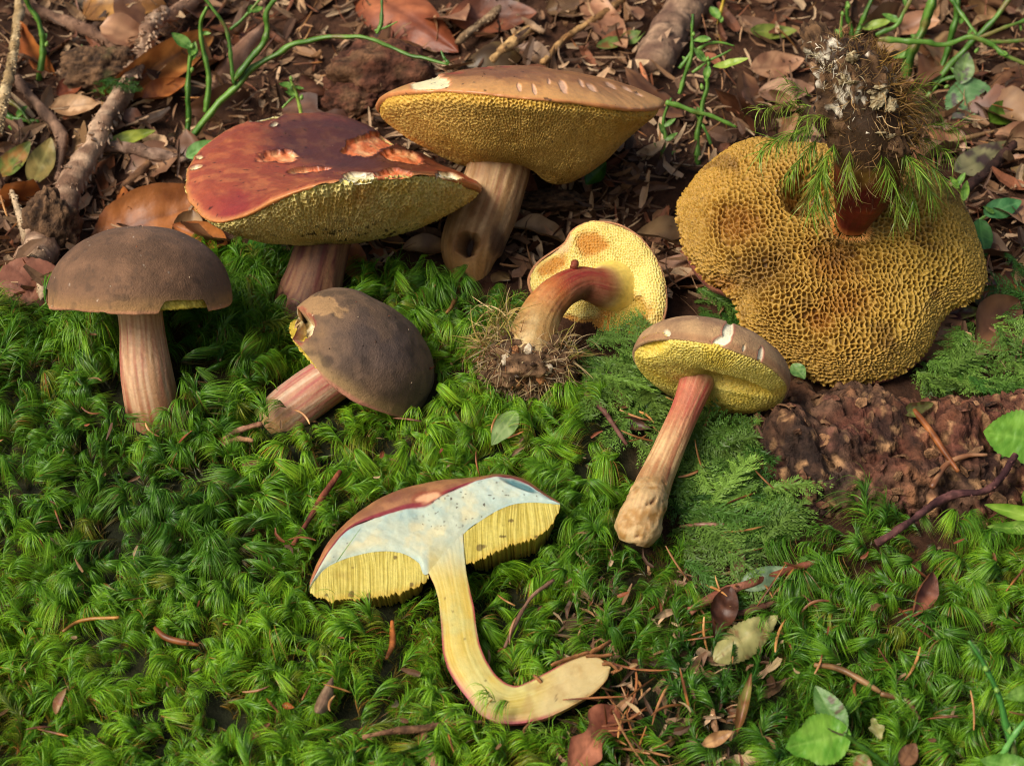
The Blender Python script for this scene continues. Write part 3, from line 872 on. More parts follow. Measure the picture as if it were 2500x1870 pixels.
c = mix(c, C('#b03c42'), (.45 + .55 * st) * sstep(.04, .12, s) * (1 - sstep(.2, .5, s)) * .9)
c = mix(c, C('#9c4c3c'), st * sstep(.3, .5, s) * (1 - sstep(.6, .75, s)) * .6)
c = mix(c, C('#c2a878'), gn * .6)
c = mix(c, C('#94682a'), gn * sstep(-.1, .35, fbm(v, 2.6, 4, 196, .6)) * .8)
c = mix(c, C('#6d3f1c'), holes * .85)
c = mix(c, C('#e2d08a'), (1 - sstep(.0, .12, s)) * .7)
v2, c2 = close_end(v, c)
part('stem', v2, quads_grid(len(v2), 100, True), 'stem_skin', t6, c2)

# ---- 7  big upturned mushroom with golden pores -------------------------------------------------------------------
d = 52.2
a7 = nrm(V(.03, -.38, -.92))
c7 = P(2040, 615, d)
fr7 = frame_of(c7, a7)
out7 = [(1650, 520), (1668, 450), (1715, 392), (1785, 342), (1850, 318), (1930, 322), (2020, 330), (2120, 345), (2210, 365), (2290, 405), (2335, 450), (2372, 520), (2400, 590), (2420, 650), (2408, 698), (2378, 726),
        (2345, 742), (2322, 765), (2305, 805), (2280, 850), (2230, 892), (2150, 922), (2080, 930), (1990, 915), (1920, 872), (1850, 820), (1812, 770), (1802, 725), (1770, 700), (1735, 685), (1695, 645), (1666, 595)]
tab7 = outline_table(fr7, out7)
R7 = float(np.mean(list(tab7.values())))
rf7 = lambda T: pinterp(T, tab7) / R7
t7 = thing('mushroom', 'big upturned mushroom with coarse golden pores and a red stem capped by soil and moss', 'mushroom', G(2080, 960))
th = thetas(800)
v, rho, T, arc = cap_surface(fr7, R7, [(.0, -.15), (.05, -.16), (.14, -.17), (.3, -.175), (.5, -.165), (.7, -.12), (.86, -.05), (.96, .04), (1.0, .12)], 215, th, Rf=rf7)
rr = rf7(T)
arc = np.stack([(v - c7) @ fr7[1], (v - c7) @ fr7[2]], -1)
arc = arc * (1 + .25 * sstep(.8, 1, rho))[..., None]
u_, v_, _ = proj(v)
n = grid_normals(v, True)
sg = 1 if (n[100].mean(0) @ a7) < 0 else -1
n = n * sg
pit = ell(u_, v_, 1975, 465, 52, 48, 0, ns=.3 * fbm(v, 1.4, 3, 201), soft=.5)
dents = np.max([ell(u_, v_, *a, ns=.4 * fbm(v, 1.2, 3, 202), soft=.7) for a in [(2035, 630, 60, 50, 20), (1800, 545, 60, 40, 0), (2060, 740, 60, 40, 0), (2000, 780, 40, 30, 0), (1760, 695, 38, 26, 0)]], 0)
v = v + n * (.24 * fbm(v, .45, 3, 203) - 1.1 * pit - .12 * dents)[..., None]
v, w, cr = pore_disp(v, True, arc, .155, .21, 204, warp=.45, sign=sg, jag=.02, wall=(.06, .58))
c = mix(C('#75561a'), C('#b48e3e'), w * .7 + .3 * cr)  # tube interiors browner than the walls, partly painted-in shade of the holes
c = mix(c, C('#a48a3a'), sstep(2050, 2300, u_ + 60 * fbm(v, .6, 3, 205)) * .6)
c = mix(c, C('#b88a30'), (1 - sstep(1700, 1950, u_)) * sstep(600, 400, v_) * .4)
c = mix(c, C('#80480f'), dents * .6)
c = mix(c, C('#5a3a16'), sstep(.22, .5, fbm(v, .8, 4, 219, .6)) * .6)
c = mix(c, C('#5a3c1a'), ell(u_, v_, 1860, 660, 60, 70, 20, ns=.5 * fbm(v, 1.2, 3, 206), soft=.6) * .6)
c = mix(c, C('#d8b66a'), ell(u_, v_, 2080, 560, 90, 26, 0, soft=.5) * .35)
c = mix(c, C('#7a4a1c'), pit * .5)
c = mix(c, C('#2a1a0a'), speck(v, 6, .84, 207) * .6)
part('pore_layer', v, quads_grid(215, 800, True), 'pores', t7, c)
grit(t7, v, 70, .045, GR, 7)
v, rho, T, arc = cap_surface(fr7, R7, [(0, .48), (.3, .46), (.6, .40), (.85, .29), (.95, .22), (.975, .16), (.97, .13), (.95, .14)], 40, thetas(300), Rf=rf7)
n = grid_normals(v, True)
v = v + n * (.06 * fbm(v, .7, 3, 208))[..., None]
m2 = fbm(v, 2.5, 3, 209)
part('cap', v, quads_grid(40, 300, True), 'velvet_cap', t7, mix(C('#6d3a2a'), C('#94603e'), sstep(-.3, .4, m2)))
px = d / FPX
pts = [P(2078, 552, d - .5), P(2088, 520, d - 1.0), P(2102, 478, d - 1.5), P(2118, 425, d - 2.2), P(2128, 365, d - 2.8), P(2120, 300, d - 3.3), P(2098, 230, d - 3.7), P(2066, 165, d - 4.0), P(2030, 115, d - 4.1)]
v, s, q, fb, ring = stem_surface(pts, np.array([36, 52, 72, 86, 92, 86, 78, 64, 40]) * px * .96, 170, 130, 211, rough=.06, fib=.012)
c = mix(C('#6a2416'), C('#521412'), sstep(-.3, .4, fbm(v, 1.2, 4, 213)))
c = mix(c, C('#94401f'), sstep(.1, .6, fbm(v, 2.5, 4, 214)) * .6)
och = sstep(.34, .44, s + .10 * fbm(v, 1.1, 4, 215))
c = mix(c, mix(C('#5f431c'), C('#9a7a38'), sstep(-.2, .4, fbm(v, 1.4, 3, 216))), och)
dirt = sstep(.42, .50, s + .14 * fbm(v, 1.2, 4, 217))
c = mix(c, C('#3a291a'), dirt)
c = mix(c, C('#d98a4c'), (1 - sstep(.0, .07, s)) * .8)
v2, c2 = close_end(v, c)
stem7 = part('stem', v2, quads_grid(len(v2), 130, True), 'stem_skin', t7, c2)
# ragged collar of torn tubes where the stem meets the pores
k = 110
an = np.linspace(0, 2 * np.pi, k, endpoint=False)
vv, ff = [], []
cc_, n_, b_ = P(2078, 545, d - .75), *frame_of(np.zeros(3), nrm(pts[3] - pts[0]))[1:3]
ax_ = nrm(pts[3] - pts[0])
for a in an:
    r0 = 46 * px * (1 + .08 * rng.normal()); dr = n_ * math.cos(a) + b_ * math.sin(a); tn = -n_ * math.sin(a) + b_ * math.cos(a)
    p0 = cc_ + dr * r0 * .9 - ax_ * .15; p1 = p0 + dr * (.14 + .1 * rng.random()) + ax_ * (.05 + .10 * rng.random()) - ax_ * .12
    o = len(vv); w_ = .018
    vv += [p0 - tn * w_, p0 + tn * w_, p0 + ax_ * .05, p1]
    ff += [(o, o + 3, o + 2), (o + 1, o + 2, o + 3), (o, o + 1, o + 3)]
part('torn_collar', vv, np.array(ff), 'pores', stem7, np.broadcast_to(C('#dca05a'), (len(vv), 3)), smooth=False, kind='stuff')
STEM7 = pts
# ---- 8  mushroom cut in half, lying on the moss -----------------------------------------------------------------
t8 = None
n8 = nrm(V(-.02, .60, .80))
g8 = G(1200, 1470)
p8 = g8 + 1.38 * GN
px8 = 47.0 / FPX
def S8(u, v, back=0.0):
    """point of the cut face at a photo pixel, pushed 'back' cm behind the face"""
    return plane_hit(np.asarray(u, float), np.asarray(v, float), p8, n8) - np.asarray(back, float)[..., None] * n8
def S8d(u, v, back):
    """seen at the same pixel, 'back' cm farther along the sight line than the cut face"""
    p = S8(u, v); return CAM + (p - CAM) * (1 + (np.asarray(back, float) / ((p - CAM) @ Fv)))[..., None]
t8 = thing('mushroom', 'mushroom cut in half lengthwise, bluish-white flesh facing up, hooked yellow stem', 'mushroom', g8)
def crv(pts, n): return spline(np.array(pts, float), n)
SIL = [(753, 1440), (759, 1413), (779, 1366), (798, 1330), (830, 1291), (869, 1256), (916, 1224), (975, 1197), (1034, 1181), (1093, 1172), (1152, 1167), (1211, 1159), (1250, 1161), (1289, 1175), (1328, 1203), (1370, 1230)]
CUT = [(754, 1438), (762, 1419), (784, 1377), (804, 1346), (832, 1309), (858, 1286), (896, 1270), (944, 1255), (995, 1240), (1040, 1233), (1080, 1208), (1124, 1188), (1175, 1171), (1213, 1163), (1250, 1166), (1289, 1180), (1328, 1208), (1368, 1231)]
LOWF = [(754, 1439), (775, 1409), (798, 1385), (837, 1366), (877, 1354), (916, 1347), (955, 1346), (991, 1354), (1022, 1374), (1046, 1400), (1068, 1378), (1095, 1340), (1124, 1318), (1136, 1299), (1171, 1273), (1211, 1248), (1250, 1232), (1289, 1227), (1328, 1228), (1368, 1232)]
# the two lower curves run between fixed columns, so the flesh is lofted from CUT to LOWF by arc position
NU = 260
cut = crv(CUT, NU); 
def by_x(curve, xs):
    c = crv(curve, 1200); o = np.argsort(c[:, 0]); return np.interp(xs, c[o, 0], c[o, 1])
xs = np.linspace(756, 1367, NU)
topy = by_x(CUT, xs); lowy = by_x([p for p in LOWF if not (1046 < p[0] < 1136)], xs)
# between the tubes the flesh runs on into the stem
neck = sstep(1040, 1052, xs) * (1 - sstep(1130, 1140, xs))
NV = 60
vv = np.linspace(0, 1, NV)
UU = np.broadcast_to(xs[None], (NV, NU)); WW = topy[None] * (1 - vv[:, None]) + lowy[None] * vv[:, None]
f = S8(UU, WW)
rel = .06 * fbm(f, 1.2, 3, 301) + .022 * fbm(f, 4, 3, 302) + .004 * vnoise(np.stack([UU * .012 + WW * .02, WW * .12 - UU * .06, 0 * UU], -1), 1, 305)
pitb = ell(UU, WW, 1270, 1183, 42, 9, 22, ns=.3 * fbm(f, 2, 2, 3), soft=.5)
f = f + n8 * (rel - .10 * pitb + .05 * np.sin(np.pi * np.clip(vv, 0, 1))[:, None])[..., None] * np.ones((NV, 1, 1)) * (1 - .9 * sstep(.85, 1, vv))[:, None, None]
m1 = fbm(f, .9, 4, 303); m2 = fbm(f, 2.6, 4, 304)
c = mix(C('#b4bca6'), C('#a0b8b0'), sstep(-.15, .5, m1 + .4 * m2))
c = mix(c, C('#cfc394'), sstep(.05, .6, m2 - m1) * .6)
c = mix(c, C('#9fbdb6'), (sstep(.70, 1.0, vv)[:, None] * (1 - neck)[None]) * (.35 + .35 * m2))
c = mix(c, C('#a0c2c4'), ell(UU, WW, 1230, 1195, 90, 30, 0, ns=.5 * m1, soft=.9) * .4)
c = mix(c, C('#2f6a72'), pitb * .85)
c = mix(c, C('#8e2e3c'), (1 - sstep(.0, .035, vv[:, None] + .02 * fbm(f, 3, 2, 5))) * .85)
c = mix(c, C('#c4ae58'), sstep(1290, 1420, WW) * neck[None] * .9)
spk = np.maximum(speck(f, 12, .72, 306) * ell(UU, WW, 1150, 1225, 110, 60, -10, soft=.7), speck(f, 12, .9, 307))
c = mix(c, C('#3a2616'), spk * .9)
part('cut_flesh', f, quads_grid(NV, NU), 'flesh', t8, c)
# cap skin: from the cut line outwards over the hidden back half
sily = by_x(SIL, xs)
rows, cols = [], []
K = 46
mid = S8(np.array(1080.0), np.array(1330.0))
half = np.sin(np.pi * np.clip((xs - 752) / (1371 - 752), 0, 1)) ** .5
for k in range(K):
    t = k / (K - 1)
    a = t * np.pi * .62
    w = np.sin(a)
    yy = topy + (sily - topy - 2.0) * np.clip(t * 3.2, 0, 1) ** .7
    bk = half * (1.9 * (1 - np.cos(a)) + .22 * t) + .015
    # past the silhouette the skin turns down behind the face
    dn = np.clip((t - .31) / .69, 0, 1) ** 1.4
    yy = yy + dn * (lowy - topy) * .75
    r = S8d(xs, yy, bk)
    rows.append(r)
r = np.array(rows)
gnr = grid_normals(r, False)
r = r + gnr * (.02 * fbm(r, 2, 3, 311))[..., None]
u_, v_, _ = proj(r)
m2 = fbm(r, 2.4, 4, 312)
c = mix(C('#8a5c42'), C('#a5744f'), sstep(-.3, .4, m2))
c = mix(c, C('#b8794e'), (1 - sstep(780, 900, u_)) * .7)
c = mix(c, C('#7c4d40'), sstep(.0, .4, fbm(r, .9, 3, 313)) * .5)
c = mix(c, C('#7d2735'), (np.arange(K) < 2)[:, None] * np.ones((1, NU)) * .9)
sc = ell(u_, v_, 1045, 1214, 30, 11, -12, ns=.4 * fbm(r, 3, 3, 4), soft=.3)
c = mix(c, C('#d9a27a'), sc); c = mix(c, C('#8a3b28'), np.clip(ell(u_, v_, 1045, 1214, 42, 17, -12, ns=.4 * fbm(r, 3, 3, 4), soft=.3) - sc, 0, 1) * .7)
part('cap_skin', r, quads_grid(K, NU), 'smooth_cap', t8, c)
# tube layers: two combs of tubes, ridged along their length, with a body behind the face
def tube_comb(upper, lower, x0, x1, seed, lean):
    nu, nv = 230, 40
    x = np.linspace(x0, x1, nu); t = np.linspace(0, 1, nv)
    uy, ly = by_x(upper, x), by_x(lower, x)
    ly = ly + 3.0 * vnoise(np.stack([x * .11, 0 * x, 0 * x], -1), 1, seed) + 3.5 * vnoise(np.stack([x * .35, 0 * x, 0 * x], -1), 1, seed + 1)
    Y = uy[None] * (1 - t[:, None]) + ly[None] * t[:, None]
    X = x[None] + lean * (Y - uy[None])
    k = x[None] * .125 + .9 * vnoise(np.stack([X * .02, Y * .01, 0 * X], -1), 1, seed + 2)
    rid = .6 * vnoise(np.stack([k * 3.8, Y * .012, 0 * X], -1), 1, seed + 3) + .4 * vnoise(np.stack([k * 1.4, Y * .02, 0 * X], -1), 1, seed + 4)
    f = S8(X, Y)
    f = f + n8 * (.014 * rid + .04 * fbm(f, 2, 3, seed) * t[:, None] - .05 * t[:, None] - .004)[..., None]
    back = [f]
    for q in range(1, 7):
        bk = .35 * q * np.sqrt(np.clip(np.sin(np.pi * (x - x0 + 8) / (x1 - x0 + 16)), .05, 1))
        back.append(S8(X[-1:] * 1.0, Y[-1:] - 7 * q, bk[None] * np.ones((1, nu))))
    g = np.concatenate(back, 0)
    c = mix(C('#ab9a40'), C('#c6b860'), sstep(-.6, .6, rid))
    m = fbm(f, 1.6, 3, seed + 5)
    c = mix(c, C('#8f7424'), sstep(.15, .5, m) * .5)
    c = mix(c, C('#b98f22'), (sstep(.8, 1, t))[:, None] * np.ones((1, nu)) * .45)
    c = mix(c, C('#4a3414'), speck(f, 4.5, .70, seed + 6) * .75)
    g_c = np.concatenate([c, np.repeat(mix(C('#a28a30'), C('#c9b04a'), np.linspace(0, 1, nu))[None], 6, 0)], 0)
    part('tube_layer', g, quads_grid(nv + 6, nu), 'pores', t8, g_c)
tube_comb([p for p in LOWF if p[0] <= 1046], [(753, 1441), (765, 1450), (779, 1457), (806, 1466), (849, 1461), (896, 1457), (936, 1452), (975, 1444), (1014, 1431), (1046, 1411)], 756, 1046, 321, .02)
tube_comb([(1128, 1310)] + [p for p in LOWF if p[0] >= 1136], [(1128, 1376), (1138, 1374), (1171, 1362), (1211, 1344), (1250, 1326), (1289, 1315), (1328, 1295), (1360, 1256), (1370, 1231)], 1130, 1367, 331, .04)
# stem: lofted between its two edges, rounded rind behind
LEFT = [(1046, 1398), (1061, 1429), (1071, 1464), (1077, 1523), (1079, 1562), (1081, 1594), (1093, 1633), (1116, 1672), (1144, 1707), (1171, 1743), (1210, 1763), (1250, 1767), (1289, 1763), (1336, 1752), (1387, 1728), (1446, 1696), (1482, 1660), (1491, 1632)]
RIGHT = [(1130, 1300), (1133, 1350), (1138, 1397), (1148, 1444), (1158, 1484), (1163, 1535), (1171, 1574), (1185, 1609), (1207, 1645), (1234, 1668), (1262, 1676), (1297, 1661), (1348, 1634), (1387, 1610), (1427, 1594), (1448, 1597), (1470, 1609), (1490, 1628)]
NL = 170
def idx(curve, n):
    c = np.array(curve, float); t = np.linspace(0, len(c) - 1, n)
    full = np.stack([np.interp(t, np.arange(len(c)), c[:, k]) for k in range(2)], -1)
    for _ in range(8):
        full[1:-1] = (full[:-2] + 2 * full[1:-1] + full[2:]) / 4
    return full
le, ri = idx(LEFT, NL), idx(RIGHT, NL)
NW = 44
w = np.linspace(0, 1, NW)
uv = le[:, None] * (1 - w[None, :, None]) + ri[:, None] * w[None, :, None]
f = S8(uv[..., 0], uv[..., 1])
sl = np.linspace(0, 1, NL)[:, None] * np.ones((1, NW))
q = np.stack([w[None] * np.ones((NL, 1)) * 3, sl * 6, 0 * sl], -1)
fb = fbm(q * [9, .5, 1], 1, 3, 341)
f = f + n8 * (.05 * np.sin(np.pi * w)[None] + .006 * fb + .02 * fbm(f, 2.5, 3, 342) + .006)[..., None]
m1 = fbm(f, 1.1, 4, 343)
c = mix(C('#bfa84e'), C('#cab868'), sstep(-.6, .6, fb))
c = mix(c, C('#cfa63a'), sstep(.1, .5, fbm(q * [2.5, .5, 1], 1, 3, 344)) * (1 - sstep(.45, .7, sl)) * .25)
c = mix(c, C('#c3c48a'), sstep(.1, .5, m1) * sstep(.25, .5, sl) * .5)
c = mix(c, C('#bfa878'), sstep(.62, .78, sl) * .8)
c = mix(c, C('#8a6234'), sstep(.1, .5, fbm(f, 1.8, 4, 346)) * sstep(.8, .95, sl) * .7)
g1 = fbm(f, .9, 4, 303); g2 = fbm(f, 2.6, 4, 304)
fl = mix(C('#bfc2a6'), C('#b0c2b4'), sstep(-.15, .55, g1 + .4 * g2)); fl = mix(fl, C('#cfc394'), sstep(.05, .6, g2 - g1) * .6)
c = mix(c, fl, 1 - sstep(1290, 1440, uv[..., 1]))
wb = np.broadcast_to(w[None], sl.shape)
edgem = np.maximum(1 - sstep(.02, .09, wb), sstep(.93, .98, wb))
red = sstep(.12, .2, sl) * (1 - sstep(.72, .85, sl))
c = mix(c, C('#9c2f42'), edgem * red * .9)
c = mix(c, C('#c97a7a'), np.clip((1 - sstep(.05, .28, wb)) * sstep(.3, .5, sl) * (1 - sstep(.6, .75, sl)), 0, 1) * .6)
c = mix(c, C('#a87838'), edgem * sstep(.75, .85, sl) * .7)
c = mix(c, C('#a08048'), sstep(.05, .5, fbm(f, 2.4, 4, 347)) * sstep(.5, .7, sl) * .55)
c = mix(c, C('#a9b078'), sstep(.15, .5, fbm(f, 1.3, 4, 348)) * .4)
c = mix(c, C('#4a3018'), speck(f, 9, .88, 345) * .6)
stem8 = part('stem', f, quads_grid(NL, NW), 'flesh', t8, c)
ctr = (le + ri) / 2
wid = np.linalg.norm(le - ri, axis=1) / 2 * px8
rows = []
for k in range(24):
    a = np.pi * k / 23
    e = ctr + (le - ctr) * math.cos(a)
    rows.append(S8(e[:, 0], e[:, 1], wid * math.sin(a) * .8))
r = np.array(rows).transpose(1, 0, 2)
s2 = np.linspace(0, 1, NL)[:, None] * np.ones((1, 24))
c = mix(C('#b03f50'), C('#d48a72'), sstep(-.2, .5, fbm(r, 2.2, 3, 351)))
c = mix(c, C('#b98a50'), sstep(.68, .82, s2))
part('rind', r, quads_grid(NL, 24), 'stem_skin', stem8, c)
# brown scraps clinging to the foot of the cut stem
def scrap(parent, name, a, b, w0, thick, colr, mat='twig_bark', seed=0):
    cl = spline([a, (np.asarray(a) + b) / 2 + rng.normal(0, .05, 3), b], 9)
    t, n, bb = frames(cl)
    ww = w0 * (.55 + .45 * rng.random(9)); ww[0] *= .4; ww[-1] *= .3
    top = np.stack([cl + n * (ww * s)[:, None] + bb * thick * (1 - abs(s)) for s in (-1, -.3, .4, 1)], 1)
    bot = top - bb[:, None] * thick * .8
    g = np.concatenate([top, bot[:, ::-1]], 1)
    cc = mix(np.asarray(colr) * .7, np.asarray(colr) * 1.25, fbm(g, 4, 3, seed) * .5 + .5)
    return part(name, g, quads_grid(9, 8, True), mat, parent, cc)
for i, (a, b, w0) in enumerate([((1345, 1628), (1440, 1594), .11), ((1440, 1600), (1492, 1568), .16), ((1430, 1605), (1495, 1600), .09), ((1470, 1625), (1510, 1640), .08), ((1495, 1648), (1520, 1632), .08), ((1302, 1655), (1322, 1668), .06)]):
    scrap(stem8, 'bark_scrap', S8(np.array(a[0] * 1.0), np.array(a[1] * 1.0), -.08), S8(np.array(b[0] * 1.0), np.array(b[1] * 1.0), -.05), w0, .05, C('#8a5d38'), seed=i)

# ------------------------------------------------------------------ fibre tangles and soil on the two pulled roots
def ribbons(P0, D0, L, Wd, bend, nseg=6, tw=None, curl=0.0, wpow=.8, fold=0.0):
    """many tapering curved strips at once. P0,D0,bend (n,3); returns verts (n,nseg+1,k,3), t"""
    n = len(P0)
    D = nrm(D0); p = P0.copy()
    pts = [p.copy()]; dirs = [D.copy()]
    step = (L / nseg)[:, None]
    for k in range(nseg):
        D = nrm(D + bend * (1.0 / nseg) * (0.6 + .8 * k / nseg))
        p = p + D * step
        pts.append(p.copy()); dirs.append(D.copy())
    pts = np.stack(pts, 1); dirs = np.stack(dirs, 1)
    side = np.cross(D0, bend) if tw is None else tw
    side = side + rng.normal(0, .35, side.shape) * np.linalg.norm(side, axis=1, keepdims=True)
    side = nrm(side[:, None] - (side[:, None] * dirs).sum(-1, keepdims=True) * dirs)
    t = np.linspace(0, 1, nseg + 1)
    w = (Wd[:, None] * np.clip(1 - t[None], 0.02, 1) ** wpow * np.minimum(1, .55 + 3 * t[None]))[..., None]
    if fold > 0:
        nn = np.cross(side, dirs)
        v = np.stack([pts - side * w, pts + nn * w * fold, pts + side * w], 2)
    else:
        v = np.stack([pts - side * w, pts + side * w], 2)
    return v, t

def ribbon_faces(n, nseg, k):
    a = np.arange(n * (nseg + 1) * k).reshape(n, nseg + 1, k)
    return np.stack([a[:, :-1, :-1], a[:, :-1, 1:], a[:, 1:, 1:], a[:, 1:, :-1]], -1).reshape(-1, 4)

def fibre_mass(name, parent, centres, radii, n, L, Wd, palette, outdir=None, seed=0, curl=1.2, mat='fibre'):
    r = np.random.default_rng(seed)
    k = r.integers(0, len(centres), n)
    dr = nrm(r.normal(size=(n, 3)))
    p0 = np.asarray(centres)[k] + dr * np.asarray(radii)[k][:, None] * r.uniform(.7, 1.05, (n, 1))
    D0 = nrm(dr * 1.0 + r.normal(0, .7, (n, 3)) + (0 if outdir is None else outdir))
    bend = r.normal(0, curl, (n, 3)) + np.array([0, 0, -.5])
    v, t = ribbons(p0, D0, r.uniform(.4, 1.0, n) * L, r.uniform(.5, 1.0, n) * Wd, bend, 7, tw=r.normal(size=(n, 3)), wpow=.5)
    pal = np.array([C(h) for h in palette])
    cc = pal[r.integers(0, len(pal), n)] * r.uniform(.6, 1.25, (n, 1))
    cc = np.broadcast_to(cc[:, None, None], v.shape)
    o = part(name, v, ribbon_faces(n, 7, 2), mat, parent, cc, kind='stuff')
    return o

def lump(name, parent, c, r, colf, mat, seed, amp=.35, n=40, squash=(1, 1, 1), axis=None, kind=None, freq=1.0):
    """an uneven ball of soil or wood"""
    th = np.linspace(0, 2 * np.pi, n * 2, endpoint=False); ph = np.linspace(0.001, np.pi - .001, n)
    dv = np.stack([np.sin(ph)[:, None] * np.cos(th)[None], np.sin(ph)[:, None] * np.sin(th)[None], np.cos(ph)[:, None] * np.ones((1, n * 2))], -1)
    off = fbm(dv + seed * 3.7, 1.6 * freq, 4, seed)
    off2 = fbm(dv + seed * 1.7, 6 * freq, 3, seed + 1)
    v = dv * np.array(squash) * r * (1 + amp * off + amp * .45 * off2)[..., None]
    if axis is not None:
        c_, ex, ey, ez = frame_of(np.zeros(3), axis)
        v = v[..., :1] * ex + v[..., 1:2] * ey + v[..., 2:] * ez
    v = np.asarray(c) + v
    return part(name, v, quads_grid(n, n * 2, True)[:, ::-1], mat, parent, colf(v, off2), kind=kind)

# root of the small upturned mushroom
d5 = 53.6 - 2.4
soilc = lambda v, o: mix(C('#3b2a1e'), C('#84664a'), sstep(-.5, .6, o + .5 * fbm(v, 4, 3, 9)))
rb = lump('root_ball', t5, P(1283, 893, d5), 1.02, soilc, 'soil', 5, .4, 44, (1.3, .85, .85))
cs = [P(u, v, d5) for u, v in [(1225, 860), (1260, 905), (1310, 915), (1350, 880), (1285, 930), (1240, 900), (1340, 905)]]
fibre_mass('root_fibres', rb, cs, [.68] * 7, 2300, 1.0, .017, ['#a98b5e', '#c8b48a', '#b59e74', '#6d4a2e', '#c2a878', '#8a5a34', '#4a3020', '#b5a184'], seed=51)
cs = [P(u, v, d5) for u, v in [(1215, 810), (1195, 850), (1240, 790), (1370, 850), (1385, 880), (1220, 770)]]
fibre_mass('dry_moss', rb, cs, [.3] * 6, 300, 1.4, .024, ['#a8934e', '#8c8a3c', '#b59a62', '#75702e', '#c0a878'], outdir=np.array([-.15, -.3, .2]), seed=52, curl=1.5)
for i, (u, v, r_) in enumerate([(1255, 860, .16), (1300, 890, .15), (1275, 915, .13), (1235, 880, .12), (1320, 925, .12), (1290, 855, .13), (1262, 935, .10), (1340, 900, .10)]):
    lump('crumb', rb, P(u, v, d5 - .72), r_, lambda v, o, i=i: mix(C('#b5a184') if i % 2 else C('#8a5a3a'), C('#e8dcc4') if i % 2 else C('#b07a4c'), sstep(-.4, .5, o)), 'soil', 60 + i, .5, 14, (1, .6, 1.4))

# soil, threads and moss on the big upturned mushroom's stem
S7 = spline(STEM7, 60)
def along7(t): return S7[int(t * 59)]
soil2 = lambda v, o: mix(mix(C('#33241a'), C('#6a5038'), sstep(-.5, .5, o)), C('#e6dcc6'), sstep(.18, .3, fbm(v, 1.5, 3, 77)) * sstep(-.2, .1, fbm(v, 5, 2, 5)))
clod = lump('soil_clod', stem7, along7(.72), .98, soil2, 'soil', 8, .55, 60, (1.05, .95, 1.9), axis=nrm(S7[58] - S7[36]))
lump('soil_lump', stem7, along7(.97) + V(-.35, .2, 0), .42, soil2, 'soil', 9, .5, 30, (1, 1, 1.7), axis=V(-.6, .8, 0))
lump('soil_lump', stem7, along7(.55) + V(.05, 0, .2), .92, soil2, 'soil', 10, .6, 44, (1.1, .9, .8), freq=1.4)
cs = [along7(t) + V(rng.normal(0, .25), rng.normal(0, .2), .1) for t in np.linspace(.40, .99, 26)]
fibre_mass('root_fibres', clod, cs, [.95] * 18 + [.55] * 8, 3200, .8, .015, ['#5a3d22', '#3a2616', '#7a5a34', '#8a6a3e', '#4a321c', '#a08052', '#b89a6a'], seed=71)
cs = [along7(t) + V(-.3 + .2 * rng.normal(), 0, .55) for t in np.linspace(.55, .97, 14)]
fibre_mass('white_threads', clod, cs, [.40] * 14, 420, .40, .020, ['#cfc4a8', '#a89a78', '#d9d0ba'], seed=72, curl=2.5)
cs = [along7(t) + V(.75, 0, .25) for t in np.linspace(.55, .9, 9)]
fibre_mass('dry_moss', clod, cs, [.4] * 9, 900, .9, .018, ['#8c6a32', '#a5813e', '#6a4c22'], outdir=V(.5, .1, .1), seed=73)
for i in range(18):
    t = rng.uniform(.48, .98)
    p = along7(t) + V(rng.uniform(-.7, .6), rng.uniform(-.2, .2), rng.uniform(.75, 1.1))
    lump('pale_crumb', clod, p - V(0, 0, .08), rng.uniform(.05, .17), lambda v, o: mix(C('#7a6440'), C('#b8aa86'), sstep(-.5, .3, o)), 'soil', 200 + i, .9, 14, (1, .35, rng.uniform(.8, 2.2)), axis=V(*rng.normal(size=3)), freq=1.5)

def clump_grit(o, n, size, cols, seed):
    a = np.empty(len(o.data.vertices) * 3, np.float32); o.data.vertices.foreach_get('co', a)
    p = (a.reshape(-1, 3) / CM + base_of(o))
    nn = nrm(p - p.mean(0))
    grit(o, p[:, None], n, size, cols, seed, norm=nn[:, None])
clump_grit(clod, 500, .17, ['#2a1c12', '#3f2c1c', '#5a4028', '#1c120c', '#74583a'], 91)
clump_grit(rb, 260, .15, ['#3a281a', '#5f442e', '#8a6a4a', '#b09a74'], 92)
# ------------------------------------------------------------------ rotten log
lb = G(2150, 1290)
log = thing('rotten_log', 'crumbling reddish-brown rotten log under the big golden-pored mushroom', 'log', lb)
NLg, NAg = 270, 140
lc = spline([P(1850, 1200, 49.9), P(1930, 1180, 49.9), P(2080, 1172, 49.8), P(2300, 1175, 49.8), P(2600, 1165, 50.1), P(3000, 1090, 51.5), P(3300, 1080, 52)], NLg)
t_, n_, b_ = frames(lc)
th = np.linspace(0, 2 * np.pi, NAg, endpoint=False)
sl = np.linspace(0, 1, NLg)
rad = 2.6 * np.clip(1 - np.clip((.09 - sl) / .09, 0, 1) ** 2.2, .0, 1) ** .5
rad = np.where(sl > .93, rad * np.clip((1 - sl) / .07, 0, 1) ** .5, rad)
ring = n_[:, None] * np.cos(th)[None, :, None] + b_[:, None] * np.sin(th)[None, :, None]
v = lc[:, None] + ring * rad[:, None, None]
b1 = fbm(v, .42, 3, 401); b2 = fbm(v, 1.3, 4, 402, .55); b3 = fbm(v, 4.2, 3, 403, .6)
cell, cr, _ = worley(np.stack([v @ t_[120], v @ Uv], -1) + .35 * np.stack([b2, b3], -1), 1.15, 404)
cell2, cr2, _ = worley(np.stack([v @ t_[120] * .8, v @ Uv], -1) + .3 * np.stack([b3, b2], -1), 2.9, 405)
crack = 1 - sstep(.0, .16, cell)
rug = 1.05 * b1 + .55 * b2 + .20 * b3 + .16 * (cr - .5) + .06 * (cr2 - .5) - .16 * crack - .05 * (1 - sstep(0, .2, cell2))
